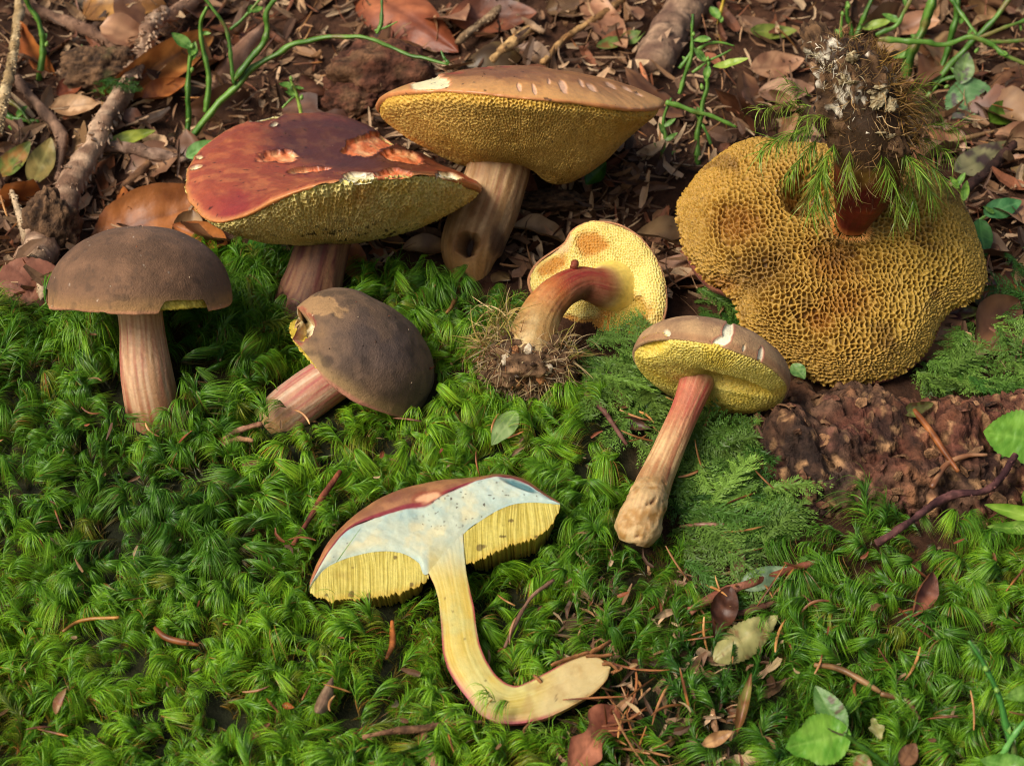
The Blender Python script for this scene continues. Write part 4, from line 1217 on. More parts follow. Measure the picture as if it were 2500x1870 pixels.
v = v + ring * (rug * np.minimum(1, rad / 1.2)[:, None])[..., None]
u_, v_, _ = proj(v)
c = mix(C('#3a281e'), C('#6f5240'), sstep(-.4, .4, b3 + .15 * (cr2 - .5)))
c = mix(c, C('#9a6a48'), sstep(.10, .45, b2 + .5 * (cr - .5)) * .6)
c = mix(c, C('#8a5a4c'), sstep(.2, .5, fbm(v, 1.7, 3, 408)) * .5)
c = mix(c, C('#5f3224'), sstep(-.1, .4, fbm(v, .5, 3, 406) + (u_ - 2250) / 700) * .55)
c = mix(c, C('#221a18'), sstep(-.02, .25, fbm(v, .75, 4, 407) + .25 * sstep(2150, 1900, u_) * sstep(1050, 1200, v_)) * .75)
c = mix(c, C('#c09468'), sstep(.25, .45, fbm(v, 2.6, 4, 409)) * .6)
c = mix(c, C('#1c120c'), crack * .5)
c = mix(c, C('#5a4a40'), ell(u_, v_, 2040, 1170, 40, 26, 20, ns=1.2 * b3 + .6 * b2, soft=.3) * .3)
wood = part('rotten_wood', v, quads_grid(NLg, NAg, True), 'log_bark', log, c)
# loose bark flakes lying on it
vis = np.argwhere((v_ > 930) & (v_ < 1340) & (u_ > 1880) & (u_ < 2560) & ((ring @ Fv) < .25))
rg = np.random.default_rng(44)
pick = vis[rg.integers(0, len(vis), 130)]
gn_ = grid_normals(v, True)
if (gn_[120] * ring[120]).sum(-1).mean() < 0: gn_ = -gn_
def flake_mesh(seed, L=1.0, W=.6, th=.09):
    r = np.random.default_rng(seed)
    k = 9
    an = np.linspace(0, 2 * np.pi, k, endpoint=False) + r.uniform(-.2, .2, k)
    rr = r.uniform(.6, 1.05, k)
    o = np.stack([np.cos(an) * rr * L / 2, np.sin(an) * rr * W / 2, r.normal(0, .03, k)], -1)
    top = np.vstack([o + [0, 0, th / 2], o * [.55, .55, 1] + [0, 0, th * .9] + r.normal(0, .025, (k, 3)) * [1, 1, .8], o * [.0, .0, 0] + [0, 0, th * .9]])
    bot = o * [.96, .96, 1] - [0, 0, th / 2]
    vs_ = np.vstack([top, bot]); f = []
    for i in range(k):
        j = (i + 1) % k
        f += [(i, j, k + j), (i, k + j, k + i), (k + i, k + j, 2 * k), (3 * k - k + i, 2 * k, 2 * k)] if False else [(i, j, k + j), (i, k + j, k + i), (k + i, k + j, 2 * k)]
        f += [(2 * k + 1 + j, j, i), (2 * k + 1 + j, i, 2 * k + 1 + i)]
    return vs_, np.array(f)
FLAKES = []
for s_ in range(6):
    fv, ff = flake_mesh(500 + s_, 1.0, .45 + .1 * (s_ % 3), .16)
    base = [C('#7a5a40'), C('#5f4230'), C('#8a6648'), C('#4a3224'), C('#6a4636'), C('#806044')][s_]
    cc = base * (1 + .3 * rg.normal(size=(len(fv), 1)))
    FLAKES.append(mesh_data('bark_flake', fv, ff, 'log_bark', np.clip(cc, .01, .6), smooth=False))
def basis(x, z):
    z = nrm(z); x = nrm(x - (x @ z) * z); y = np.cross(z, x)
    return Matrix(((x[0], y[0], z[0]), (x[1], y[1], z[1]), (x[2], y[2], z[2])))
def place(me, name, pos, x, z, scale=1.0, parent=None):
    o = bpy.data.objects.new(name, me)
    COL.objects.link(o)
    if parent is not None: o.parent = parent; pos = pos - base_of(parent)
    sc_ = (scale, scale, scale) if np.isscalar(scale) else scale
    o.matrix_local = Matrix.Translation(Vector(np.asarray(pos) * CM)) @ basis(np.asarray(x, float), np.asarray(z, float)).to_4x4() @ Matrix.Diagonal((*sc_, 1))
    return o
for i, (a, b) in enumerate(pick):
    nn = nrm(gn_[a, b] + rg.normal(0, .35, 3))
    place(FLAKES[i % 6], 'bark_flake', v[a, b] + gn_[a, b] * .0, rg.normal(size=3) * .5 + t_[a], nn, rg.uniform(.25, .8), log)

# ------------------------------------------------------------------ where nothing may grow through: a coarse map of the things already standing
OCC0 = np.array([-22., -16., -10.]); OCCS = .13
occ = np.zeros((int(44 / OCCS), int(36 / OCCS), int(28 / OCCS)), bool)
def occupy(objs):
    for o in objs:
        if o.type != 'MESH': continue
        n = len(o.data.vertices); a = np.empty(n * 3, np.float32); o.data.vertices.foreach_get('co', a)
        p = a.reshape(-1, 3) / CM + base_of(o)
        i = np.floor((p - OCC0) / OCCS).astype(int)
        ok = ((i >= 1) & (i < np.array(occ.shape) - 1)).all(1); i = i[ok]
        occ[i[:, 0], i[:, 1], i[:, 2]] = True
def blocked(p):
    i = np.floor((p - OCC0) / OCCS).astype(int)
    ok = ((i >= 0) & (i < np.array(occ.shape))).all(-1)
    i = np.where(ok[..., None], i, 0)
    return occ[i[..., 0], i[..., 1], i[..., 2]] & ok
def family(o):
    r = [o]
    for ch in o.children: r += family(ch)
    return r
bpy.context.view_layer.update()
for t in (t1, t2, t3, t4, t5, t6, t7, t8, log):
    occupy([o for o in family(t) if o.get('kind') != 'stuff' and o.name.split('.')[0] not in ('bark_flake',)])
k_ = occ.copy()
for ax in range(3):
    k_ |= np.roll(occ, 1, ax) | np.roll(occ, -1, ax)
occ = k_

# ------------------------------------------------------------------ fork moss: tufts of long curved leaves
MOSS = [(-1600, 780), (0, 800), (140, 775), (300, 760), (450, 700), (540, 640), (640, 640), (690, 690), (800, 730), (950, 690), (1080, 690), (1180, 720), (1260, 760), (1310, 850), (1420, 910), (1450, 990),
        (1500, 1090), (1560, 1180), (1600, 1280), (1640, 1440), (1700, 1500), (1900, 1460), (1950, 1370), (2040, 1300), (2180, 1285), (2300, 1280), (2500, 1300), (4200, 1340), (4200, 3600), (-1600, 3600)]
THIN = [[(1490, 1640), (1680, 1660), (1700, 1800), (1600, 1870), (1420, 1890), (1440, 1760)], [(1700, 1450), (1990, 1400), (1910, 1540), (1890, 1650), (1740, 1660), (1700, 1560)], [(1380, 900), (1560, 880), (1600, 1050), (1480, 1040)]]
def scatter(x0, x1, y0, y1, step, r):
    nx, ny = int((x1 - x0) / step), int((y1 - y0) / step)
    X, Y = np.meshgrid(np.arange(nx), np.arange(ny))
    x = x0 + (X + r.uniform(0, 1, X.shape)) * step; y = y0 + (Y + r.uniform(0, 1, X.shape)) * step
    return x.ravel(), y.ravel()
rm = np.random.default_rng(99)
def tuft_shape(seed):
    """one moss shoot with swept, sickle-shaped leaves, growing along +z and combed towards +x"""
    r = np.random.default_rng(seed)
    n = r.integers(56, 84); h = r.uniform(.8, 1.2)
    swirl = r.uniform(-1, 1); sweep = r.uniform(.8, 1.7); tight = r.uniform(.14, .40)
    t = np.where(r.random(n) < .72, r.uniform(.62, 1.0, n), r.uniform(.12, .62, n))
    p0 = np.stack([.22 * h * sweep * t ** 2, .08 * swirl * t ** 2, h * t], -1)
    az = r.uniform(0, 2 * np.pi, n)
    rd = np.stack([np.cos(az), np.sin(az), 0 * az], -1)
    D0 = nrm(np.stack([.25 * sweep + 0 * t, 0 * t, .55 + .45 * t], -1) + rd * tight)
    be = np.stack([r.uniform(.6, 2.6) * sweep + 0 * t, swirl * r.uniform(2.0, 6.0) + 0 * t, -r.uniform(3.4, 6.2) + 0 * t], -1) + rd * .15 + r.normal(0, .38, (n, 3))
    L = r.uniform(.65, 1.25, n) * r.uniform(.75, 1.1); Wd = r.uniform(.0085, .0145, n)
    keep = rng
    v, tt = ribbons(p0, D0, L, Wd, be, 7, wpow=.85)
    k = np.clip(.5 + r.normal(0, .2, n), 0, 1)
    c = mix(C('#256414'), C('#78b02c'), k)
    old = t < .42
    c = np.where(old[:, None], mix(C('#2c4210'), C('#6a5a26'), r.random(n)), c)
    cc = np.broadcast_to(c[:, None, None], v.shape) * (.62 + .95 * tt)[None, :, None, None] * np.array([1, 1, 1]) + (np.array([.10, .05, 0]) * (tt ** 2)[:, None])[None, :, None]  # tips paler by nature, contrast raised to paint in highlights and shadowed depths
    brown = (r.random(n) < .04)[:, None, None, None]
    cc = np.where(brown, C('#8a6a34'), cc)
    return v, cc
NPROTO = 26
PROTO = [tuft_shape(4000 + i) for i in range(NPROTO)]
shapes = bpy.data.collections.new('moss_tuft_shapes')
for i, (v, c) in enumerate(PROTO):
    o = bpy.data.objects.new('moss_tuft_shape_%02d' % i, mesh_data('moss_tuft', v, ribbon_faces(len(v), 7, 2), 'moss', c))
    shapes.objects.link(o)
x, y = scatter(-32, 32, -24, 9, .275, rm)
pb_ = gp(x, y)
u_, v_, dd = proj(pb_)
keep = in_poly(u_, v_, MOSS)
for tp in THIN: keep &= ~(in_poly(u_, v_, tp) & (rm.random(len(x)) < .80))
x, y, pb_ = x[keep], y[keep], pb_[keep]
u_, v_, dd = proj(pb_)
ns = len(x)
gnn = gnormal(x, y)
flow = 2.8 * np.pi * fbm(pb_, .20, 2, 611) + rm.normal(0, .8, ns) - np.pi / 2
tx = nrm(np.cross(gnn, np.array([0, -1.0, 0]))); ty = np.cross(gnn, tx)
sig = tx * np.cos(flow)[:, None] + ty * np.sin(flow)[:, None]
sdir = nrm(gnn * .8 + np.array([0, 0, .12]) + rm.normal(0, .22, (ns, 3)) + sig * rm.uniform(.15, 1.0, (ns, 1)))
ex = nrm(sig - (sig * sdir).sum(-1, keepdims=True) * sdir); ey = np.cross(sdir, ex)
hum = fbm(pb_, .45, 3, 617)
scl = np.where(rm.random(ns) < .35, rm.uniform(.5, .75, ns), rm.uniform(.72, 1.16, ns)) * (1 + .25 * hum) * np.where((u_ < 520) & (v_ < 1000), 1.12, 1.0)
sink = -.04 + .20 * hum
pos = pb_ + gnn * sink[:, None]
pid = rm.integers(0, NPROTO, ns)
tone = fbm(pb_, .20, 3, 621) * 1.5 + rm.normal(0, .22, ns) + .65 * sstep(1200, 100, u_) * sstep(1150, 1750, v_) + .10
tone = np.clip(tone, -1, 1)
tint = np.where(tone[:, None] > 0, tone[:, None] * np.array([.85, .55, .15]), -tone[:, None] * np.array([-.62, -.48, -.2]))
dry = (rm.random(ns) < .035)[:, None]
tint = np.where(dry, np.array([.7, -.1, .3]), tint)
inst = np.ones(ns, bool)
LV, LC = [], []
Rm = np.stack([ex, ey, sdir], -1)                       # columns
for k in range(NPROTO):
    j = np.where(pid == k)[0]
    v, c = PROTO[k]
    w = np.einsum('nij,lsj->nlsi', Rm[j], v.mean(2)[:, ::2]) * scl[j][:, None, None, None] + pos[j][:, None, None]
    b = blocked(w).any(2)
    hit = b.any(1)
    inst[j[hit]] = False
    for q, bb in zip(j[hit], b[hit]):
        g = np.einsum('ij,lskj->lski', Rm[q], v[~bb]) * scl[q] + pos[q]
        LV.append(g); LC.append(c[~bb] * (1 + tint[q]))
LV = np.concatenate(LV); LC = np.concatenate(LC)
nl = LV.shape[0] * 16
pts = pos[inst]
eul = np.array([Matrix(Rm[i].tolist()).to_euler()[:] for i in np.where(inst)[0]])
print('moss shoots', ns, 'instanced', inst.sum(), 'leaves in mesh', len(LV))
mesh_v = np.concatenate([LV.reshape(-1, 3), pts])
moss = part('moss', mesh_v, ribbon_faces(len(LV), 7, 2), 'moss', None, np.concatenate([LC.reshape(-1, 3), np.ones((len(pts), 3))]), base=(0, 0, 0))
tag(moss, 'bright green fork moss carpet of curved hair-like tufts covering the bank', 'moss', kind='stuff')
me = moss.data
def put(name, typ, key, data):
    at = me.attributes.new(name, typ, 'POINT'); at.data.foreach_set(key, np.ascontiguousarray(data).ravel())
z0 = np.zeros(len(mesh_v) - len(pts))
put('is_tuft', 'BOOLEAN', 'value', np.concatenate([z0 > 1, np.ones(len(pts), bool)]))
put('turn', 'FLOAT_VECTOR', 'vector', np.concatenate([np.zeros((len(z0), 3)), eul]).astype(np.float32))
put('tint', 'FLOAT_VECTOR', 'vector', np.concatenate([np.zeros((len(z0), 3)), tint[inst]]).astype(np.float32))
put('grow', 'FLOAT', 'value', np.concatenate([z0, scl[inst]]).astype(np.float32))
put('shape', 'INT', 'value', np.concatenate([z0, pid[inst]]).astype(np.int32))
ng = bpy.data.node_groups.new('moss_scatter', 'GeometryNodeTree')
ng.interface.new_socket('Geometry', in_out='INPUT', socket_type='NodeSocketGeometry')
ng.interface.new_socket('Geometry', in_out='OUTPUT', socket_type='NodeSocketGeometry')
gi = ng.nodes.new('NodeGroupInput'); go = ng.nodes.new('NodeGroupOutput')
ip = ng.nodes.new('GeometryNodeInstanceOnPoints'); ci = ng.nodes.new('GeometryNodeCollectionInfo'); jn = ng.nodes.new('GeometryNodeJoinGeometry')
ci.inputs['Collection'].default_value = shapes
ci.inputs['Separate Children'].default_value = True
ci.inputs['Reset Children'].default_value = True
ip.inputs['Pick Instance'].default_value = True
def named(n, t):
    a = ng.nodes.new('GeometryNodeInputNamedAttribute'); a.data_type = t; a.inputs['Name'].default_value = n
    return a.outputs['Attribute']
lk = ng.links.new
lk(gi.outputs[0], ip.inputs['Points']); lk(named('is_tuft', 'BOOLEAN'), ip.inputs['Selection']); lk(ci.outputs[0], ip.inputs['Instance'])
lk(named('shape', 'INT'), ip.inputs['Instance Index']); lk(named('turn', 'FLOAT_VECTOR'), ip.inputs['Rotation']); lk(named('grow', 'FLOAT'), ip.inputs['Scale'])
lk(gi.outputs[0], jn.inputs[0]); lk(ip.outputs[0], jn.inputs[0]); lk(jn.outputs[0], go.inputs[0])
md = moss.modifiers.new('moss_scatter', 'NODES'); md.node_group = ng


def moss_tuft(parent, name, p, dirn, sg, h, n, L, W, ca, cb, seed, droop=.8):
    """one loose sprig of fork moss"""
    r = np.random.default_rng(seed)
    dirn, sg = nrm(dirn), nrm(sg)
    t = r.uniform(.05, 1, n)
    e1 = nrm(np.cross(dirn, sg)); e2 = np.cross(dirn, e1); az = r.uniform(0, 2 * np.pi, n)
    rd = e1 * np.cos(az)[:, None] + e2 * np.sin(az)[:, None]
    p0 = p + dirn * (h * t)[:, None] + np.array([0, 0, -1]) * (droop * .25 * h * t ** 2)[:, None]
    D0 = nrm(dirn * .8 + rd * .55 + sg * .2)
    be = sg * 1.2 + np.array([0, 0, -droop * 1.4]) + rd * .5 + r.normal(0, .6, (n, 3))
    v, tt = ribbons(p0, D0, r.uniform(.6, 1, n) * L, r.uniform(.7, 1, n) * W, be, 6, wpow=.75)
    cc = mix(C(ca), C(cb), r.random(n))
    return part(name, v, ribbon_faces(n, 6, 2), 'moss', parent, np.broadcast_to(cc[:, None, None], v.shape))
for i, (u, v, dd, dr, h, n) in enumerate([
        (1990, 262, 49.0, V(-1, .12, .2), 1.6, 60), (1995, 300, 49.0, V(-1, -.35, .3), 1.7, 60), (2000, 335, 49.1, V(-.7, -.7, .3), 1.3, 50), (2010, 360, 49.4, V(-.15, -1, .2), 1.3, 45),
        (1985, 240, 49.0, V(-.7, .5, .2), .9, 30), (2025, 430, 49.8, V(-.2, -1, .1), .9, 34), (2205, 290, 49.3, V(.8, .35, .2), .9, 40), (2225, 330, 49.4, V(.9, -.3, .2), 1.0, 45),
        (2230, 390, 49.8, V(.5, -.9, .2), 1.1, 45), (2195, 420, 49.9, V(-.1, -1, .3), 1.1, 36), (2215, 260, 49.0, V(.9, .2, .1), .7, 30), (1995, 318, 48.9, V(-.9, -.1, .4), 1.5, 50), (2010, 395, 49.5, V(-.5, -.9, .3), 1.1, 40), (2240, 310, 49.4, V(.9, .1, .3), 1.1, 45), (2220, 360, 49.6, V(.7, -.6, .3), 1.2, 45), (2200, 240, 48.9, V(.7, .5, .2), .8, 30), (2210, 400, 49.8, V(.2, -1, .3), 1.1, 40), (2040, 345, 48.6, V(-.5, -.8, .5), 1.0, 44), (2075, 365, 48.5, V(-.2, -1, .5), .9, 40), (2150, 370, 48.5, V(.3, -1, .5), .9, 40), (2185, 350, 48.7, V(.6, -.7, .5), 1.0, 44), (2030, 290, 48.4, V(-.8, .1, .5), 1.0, 40), (2015, 405, 49.3, V(-.4, -1, .3), 1.2, 44)]):
    moss_tuft(stem7, 'moss_sprig', P(u, v, dd), dr, V(rng.normal(0, .6), -1, rng.normal(.2, .4)), h * 1.1, int(n * 1.3), 1.0, .020, '#4a6a1c' if i % 3 else '#5f5a24', '#8fb43c' if i not in (6, 10) else '#a8985a', 700 + i)
# two sprigs growing over the foot of the cut mushroom
for i, (u, v) in enumerate([(1300, 1790), (1340, 1795), (1425, 1775)]):
    moss_tuft(None, 'moss_sprig', G(u, v + 25) , GN * .8 + V(.1 * i - .2, .6, .2), V([.6, -.6, .8][i], 0, .3), .8, 24, .6, .018, '#4f7f1c', '#9dbd48', 740 + i)
for o in bpy.data.objects:
    if o.name.startswith('moss_sprig') and o.parent is None:
        tag(o, 'single green moss sprig curling up against the cut mushroom foot', 'moss', 'moss sprigs by the cut stem')

# ------------------------------------------------------------------ feather moss: flat fronds of tiny scale leaves
FEATH = [([(1500, 1010), (1580, 940), (1700, 950), (1890, 1020), (1910, 1150), (1890, 1330), (1780, 1440), (1660, 1430), (1610, 1270), (1560, 1140)], 95), ([(2280, 900), (2320, 780), (2420, 640), (2800, 560), (3000, 900), (2520, 990), (2380, 930)], 80),
         ([(1400, 850), (1540, 860), (1570, 960), (1490, 1010), (1420, 950)], 26), ([(2180, 900), (2300, 840), (2600, 830), (2620, 980), (2250, 960)], 46), ([(1680, 700), (1800, 730), (1830, 830), (1700, 800)], 14), ([(200, 150), (330, 160), (330, 260), (200, 230)], 10)]
rf = np.random.default_rng(321)
FP, FD, FL, FW, FB, FC = [], [], [], [], [], []
for poly, cnt in FEATH:
    pa = np.array(poly)
    cu = rf.uniform(pa[:, 0].min(), pa[:, 0].max(), cnt * 4); cv = rf.uniform(pa[:, 1].min(), pa[:, 1].max(), cnt * 4)
    ok = in_poly(cu, cv, poly)
    cu, cv = cu[ok][:cnt], cv[ok][:cnt]
    cp = G(cu, cv) + GN * rf.uniform(.1, .7, (len(cu), 1)); cn = gnormal(cp[:, 0], cp[:, 1])
    for p, nn in zip(cp, cn):
        ang = rf.normal(-.7, .9)
        tx_ = nrm(np.cross(nn, [0, -1, 0])); ty_ = np.cross(nn, tx_)
        ax = nrm(tx_ * math.cos(ang) + ty_ * math.sin(ang) + nn * rf.uniform(-.15, .35)); sd = nrm(np.cross(nn, ax) + nn * rf.normal(0, .3))
        Lm = rf.uniform(1.3, 2.6); nb = int(Lm / .17)
        hue = mix(C('#3f7024'), C('#7fa444'), rf.random()) * rf.uniform(.4, .85)
        droop = -nn * rf.uniform(.15, .5)
        def shoot(p0, dr, L, scale):
            m = max(3, int(L / .085))
            tq = np.linspace(.02, 1, m)
            q = p0 + dr * (L * tq)[:, None] + droop * (L * .5 * tq ** 2)[:, None]
            for s in (-1, 1):
                FP.append(q); FD.append(nrm(dr * .9 + np.cross(nn, dr) * s * .55 + nn * .25 * (1.2 - abs(s)) + rf.normal(0, .12, (m, 3)))); FL.append(.17 * scale * (1.1 - .5 * tq)); FW.append(.052 * scale * (1.1 - .5 * tq))
                FB.append(-nn * .3 + dr * .3 + np.zeros((m, 3))); FC.append(hue * rf.uniform(.8, 1.2, (m, 1)) * (1 + .35 * tq[:, None]))
        shoot(p, ax, Lm, 1.25)
        for b in range(nb):
            tb = (b + .5) / nb
            Lb = .72 * math.sin(math.pi * (.12 + .83 * tb)) * rf.uniform(.7, 1.1)
            q = p + ax * Lm * tb + droop * Lm * .5 * tb ** 2
            for s in (-1, 1):
                shoot(q, nrm(ax * .75 + sd * s * .8 + rf.normal(0, .1, 3)), Lb, 1.0)
FP = np.concatenate(FP); FD = np.concatenate(FD); FL = np.concatenate(FL); FW = np.concatenate(FW); FB = np.concatenate(FB); FC = np.concatenate(FC)
ok = ~blocked(FP)
fv_, tt = ribbons(FP[ok], FD[ok], FL[ok], FW[ok], FB[ok], 1, tw=np.cross(FD[ok], GN), wpow=.6)
fm = part('feather_moss', fv_, ribbon_faces(ok.sum(), 1, 2), 'feather_moss', None, np.broadcast_to(FC[ok][:, None, None], fv_.shape), base=(0, 0, 0))
tag(fm, 'flat feathery green moss fronds spreading beside the rotten log', 'moss', kind='stuff')
print('feather leaves', ok.sum())
# ------------------------------------------------------------------ forest litter: leaves, twigs, needles, bilberry
def leaf_verts(L, W, seed, curl=.3, cup=.25, wave=.05, nl=22, nw=11, tip=1.0, serr=0.0, ca='#7a4a2a', cb='#9a6238', vein='#6a3c22', spots=None, hole=0.0, twist=0.0, tear=0.0, ripple=.0):
    """a leaf lying along +x, face up: verts (nl, nw, 3) centred on its middle, colours"""
    r = np.random.default_rng(seed)
    t = np.linspace(0, 1, nl)[:, None]; w = np.linspace(-1, 1, nw)[None]
    prof = np.clip(np.sin(np.pi * t ** .85) ** .75 * (1 - .12 * t), 0, 1)
    prof = prof * (1 - .25 * (1 - tip) * t)
    if serr > 0: prof = prof * (1 + serr * (np.mod(t * 16, 1) - .5) * sstep(.02, .1, t) * (1 - sstep(.92, 1, t)))
    if tear > 0: prof = prof * (1 - tear * np.clip(vnoise(np.concatenate([t * 4 + seed, 0 * t, 0 * t], -1), 1, seed)[:, None], 0, 1))
    x = (t - .5) * L * np.ones_like(w); y = w * prof * W / 2
    q = np.stack([x / L * 3 + seed, y / L * 3, 0 * x], -1)
    z = cup * W * (w ** 2) * .5 * prof + wave * L * fbm(q, 1.2, 3, seed)
    side_veins = np.abs(np.mod(t * 8 - np.abs(w) * 2.0, 1) - .5) * 2            # 1 between veins, 0 on a vein
    mid = np.exp(-(w / .09) ** 2)
    vv = np.exp(-((1 - side_veins) / .16) ** 2) * (np.abs(w) > .05)
    z = z + .012 * W * (1 - vv) * 1.2 - .02 * W * mid + ripple * W * np.sin(side_veins * 3.1)
    # bend along the length
    k = curl * 2.2 / L
    if abs(k) > 1e-4:
        a = x * k
        x2 = np.sin(a) / k - z * np.sin(a); z = (1 - np.cos(a)) / k + z * np.cos(a); x = x2
    if twist:
        ang = twist * (t - .5)
        y, z = y * np.cos(ang) - z * np.sin(ang), y * np.sin(ang) + z * np.cos(ang)
    m = fbm(q, 1.6, 4, seed + 3)
    c = mix(C(ca), C(cb), sstep(-.35, .4, m))
    c = mix(c, C(vein), np.clip(.55 * vv + .8 * mid, 0, 1) * .6)
    if spots: c = mix(c, C(spots), sstep(.22, .34, fbm(q, 2.8, 3, seed + 7)) * .85)
    c = mix(c, C(ca) * .6, sstep(.82, 1.0, np.abs(w) + .12 * m) * .4)
    return np.stack([x, y, z + 0 * w], -1), c

def to_world(v, pos, x, z):
    z = nrm(z); x = nrm(np.asarray(x) - (np.asarray(x) @ z) * z); y = np.cross(z, x)
    return pos + v[..., :1] * x + v[..., 1:2] * y + v[..., 2:] * z

def with_petiole(o, v, r, colr):
    cl = spline([v[0].mean(0), v[0].mean(0) - (v[3].mean(0) - v[0].mean(0)) * 1.2, v[0].mean(0) - (v[3].mean(0) - v[0].mean(0)) * 2.0 + [0, 0, -.1]], 6)
    tv, tf = tube_verts(cl, np.linspace(r, r * .6, 6), 6)
    part('leaf_stalk', tv, tf, 'twig_bark', o, np.broadcast_to(C(colr), tv.shape))

def hero_leaf(name, label, a, b, w_px, up=(.5, .5), roll=0.0, mat='dead_leaf', cat='leaf', group=None, face=.45, stalk=False, **kw):
    """leaf whose base and tip are seen at photo pixels a, b, 'up' cm above the ground; face: how far it turns to the viewer"""
    pa, pb = G(a[0], a[1]), G(b[0], b[1])
    if max(a[1], b[1]) < 780: up = (up[0] + .45, up[1] + .5)          # lies on top of the loose litter
    elif min(a[1], b[1]) > 1370: up = (up[0] + .35, up[1] + .4)           # lies on top of the moss
    pa = pa + GN * up[0]; pb = pb + GN * up[1]
    ua, va, da = proj(pa); pa = P(np.array(float(a[0])), np.array(float(a[1])), da); ub, vb, db = proj(pb); pb = P(np.array(float(b[0])), np.array(float(b[1])), db)
    Lc = np.linalg.norm(pb - pa); dm = (da + db) / 2
    W = w_px * dm / FPX
    c_ = kw.get('curl', .3)
    L = Lc * (1 + .12 * abs(c_))
    x = nrm(pb - pa)
    n = nrm(gnormal(pa[0], pa[1]) * (1 - face) + -Fv * face)
    y = nrm(np.cross(n, x)); n = np.cross(x, y)
    n = n * math.cos(math.radians(roll)) + y * math.sin(math.radians(roll))
    kw.setdefault('seed', abs(hash((a[0] * 7 + a[1] * 13 + b[0]))) % 9999)
    v, c = leaf_verts(L, W, **kw)
    wv = to_world(v, (pa + pb) / 2, x, n)
    o = part(name, wv, quads_grid(*v.shape[:2]), mat, None, c)
    tag(o, label, cat, group)
    if stalk: with_petiole(o, wv, .035, stalk)
    return o

B1 = dict(ca='#8a4c26', cb='#bd7438', vein='#66361c')
B2 = dict(ca='#8a6046', cb='#b88c68', vein='#6a4632')
B3 = dict(ca='#6a452e', cb='#966a48', vein='#503020')
GL = dict(ca='#4f7d34', cb='#76a24c', vein='#8fb060')
# -- large dead leaves
hero_leaf('beech_leaf', 'large orange-brown beech leaf standing behind the brown dome-capped mushroom', (222, 590), (545, 480), 165, (.3, 1.2), 8, face=.8, curl=-.35, cup=.35, wave=.05, nl=34, nw=17, seed=3, ripple=.02, **B1)
hero_leaf('beech_leaf', 'small orange beech leaf tucked under the red torn cap', (560, 600), (430, 555), 75, (.5, .9), 0, face=.7, curl=.3, cup=.4, seed=4, **B1)
hero_leaf('beech_leaf', 'flat pinkish-brown beech leaf behind the moss crest under the thin twig', (170, 690), (-60, 720), 190, (.5, .6), 0, face=.6, curl=-.15, cup=-.12, wave=.03, nl=30, nw=15, seed=5, ripple=.03, ca='#7d4f3c', cb='#a8765c', vein='#4f2c20')
hero_leaf('beech_leaf', 'long rolled tan-orange leaf lying beside the thick spiny twig', (265, 240), (535, 70), 95, (.6, 1.2), -30, face=.5, curl=-.5, cup=1.2, wave=.06, nl=30, nw=13, seed=6, ca='#8a5228', cb='#c08446', vein='#6a3c20')
hero_leaf('beech_leaf', 'curled orange leaf below the rolled tan-orange leaf', (345, 255), (460, 205), 66, (.5, .8), 10, face=.5, curl=.4, cup=.9, seed=7, **B1)
hero_leaf('beech_leaf', 'rolled pale pinkish-brown leaf behind the green bilberry stems', (500, 205), (650, 40), 85, (.5, 1.2), 10, face=.4, curl=-.2, cup=-1.6, wave=.04, nl=28, nw=13, seed=8, ca='#8a6248', cb='#bd957a', vein='#6f4c3a')
hero_leaf('beech_leaf', 'wide yellowish-brown leaf overhanging the litter behind the twigs', (190, 10), (400, 5), 130, (1.2, 1.4), 0, face=.5, curl=-.5, cup=.3, seed=9, nl=28, nw=13, ca='#6f4a24', cb='#a0743a', vein='#4f3218')
hero_leaf('beech_leaf', 'glossy reddish-brown beech leaf with dark spots behind the tan cap', (860, -40), (1110, 112), 150, (1.1, .8), 0, face=.6, curl=-.25, cup=-.25, wave=.04, nl=32, nw=15, seed=10, ca='#7a3f26', cb='#b06a44', vein='#562a1a', stalk='#8a6a58')
hero_leaf('beech_leaf', 'dull red-brown leaf lying under the forked spiny twig', (1100, 50), (1310, 40), 120, (.7, .8), 0, face=.5, curl=.3, cup=.2, seed=11, nl=28, nw=13, ca='#6a3c26', cb='#96583a', vein='#462518')
hero_leaf('beech_leaf', 'ragged pale brown leaf behind the bare branch', (1430, 0), (1530, 130), 90, (.4, .5), 0, face=.5, curl=.3, cup=.3, tear=.5, seed=12, **B2)
hero_leaf('beech_leaf', 'brown ribbed leaf fragment beside the big serrated green leaf', (2420, 250), (2500, 170), 120, (.5, .5), 0, face=.5, curl=.3, cup=-.4, seed=13, nl=28, nw=13, ripple=.04, **B3)
hero_leaf('spotted_leaf', 'grey-green leaf blotched with purple lying under the dark twig', (2320, 430), (2480, 350), 80, (.5, .6), 0, mat='green_leaf', face=.5, curl=.15, cup=.1, seed=14, ca='#7c7a52', cb='#9a9468', vein='#6a6848', spots='#4a3238')
hero_leaf('beech_leaf', 'pale brown leaf lying behind the big upturned mushroom', (1830, 175), (1960, 150), 80, (.5, .6), 0, face=.5, curl=.3, cup=.2, seed=15, **B2)
hero_leaf('beech_leaf', 'flat tan leaf beside the red-needled litter behind the golden pores', (1850, 235), (1990, 215), 90, (.4, .4), 0, face=.4, curl=.1, cup=.1, seed=16, ca='#7a5a44', cb='#a88468', vein='#5a4030')
hero_leaf('dry_leaf', 'pale forked dry leaf scrap beside the thick spiny twig', (120, 265), (245, 255), 60, (.5, .4), 0, face=.5, curl=.2, cup=.3, tear=.8, seed=17, ca='#9a7450', cb='#c6a078', vein='#7a583a')
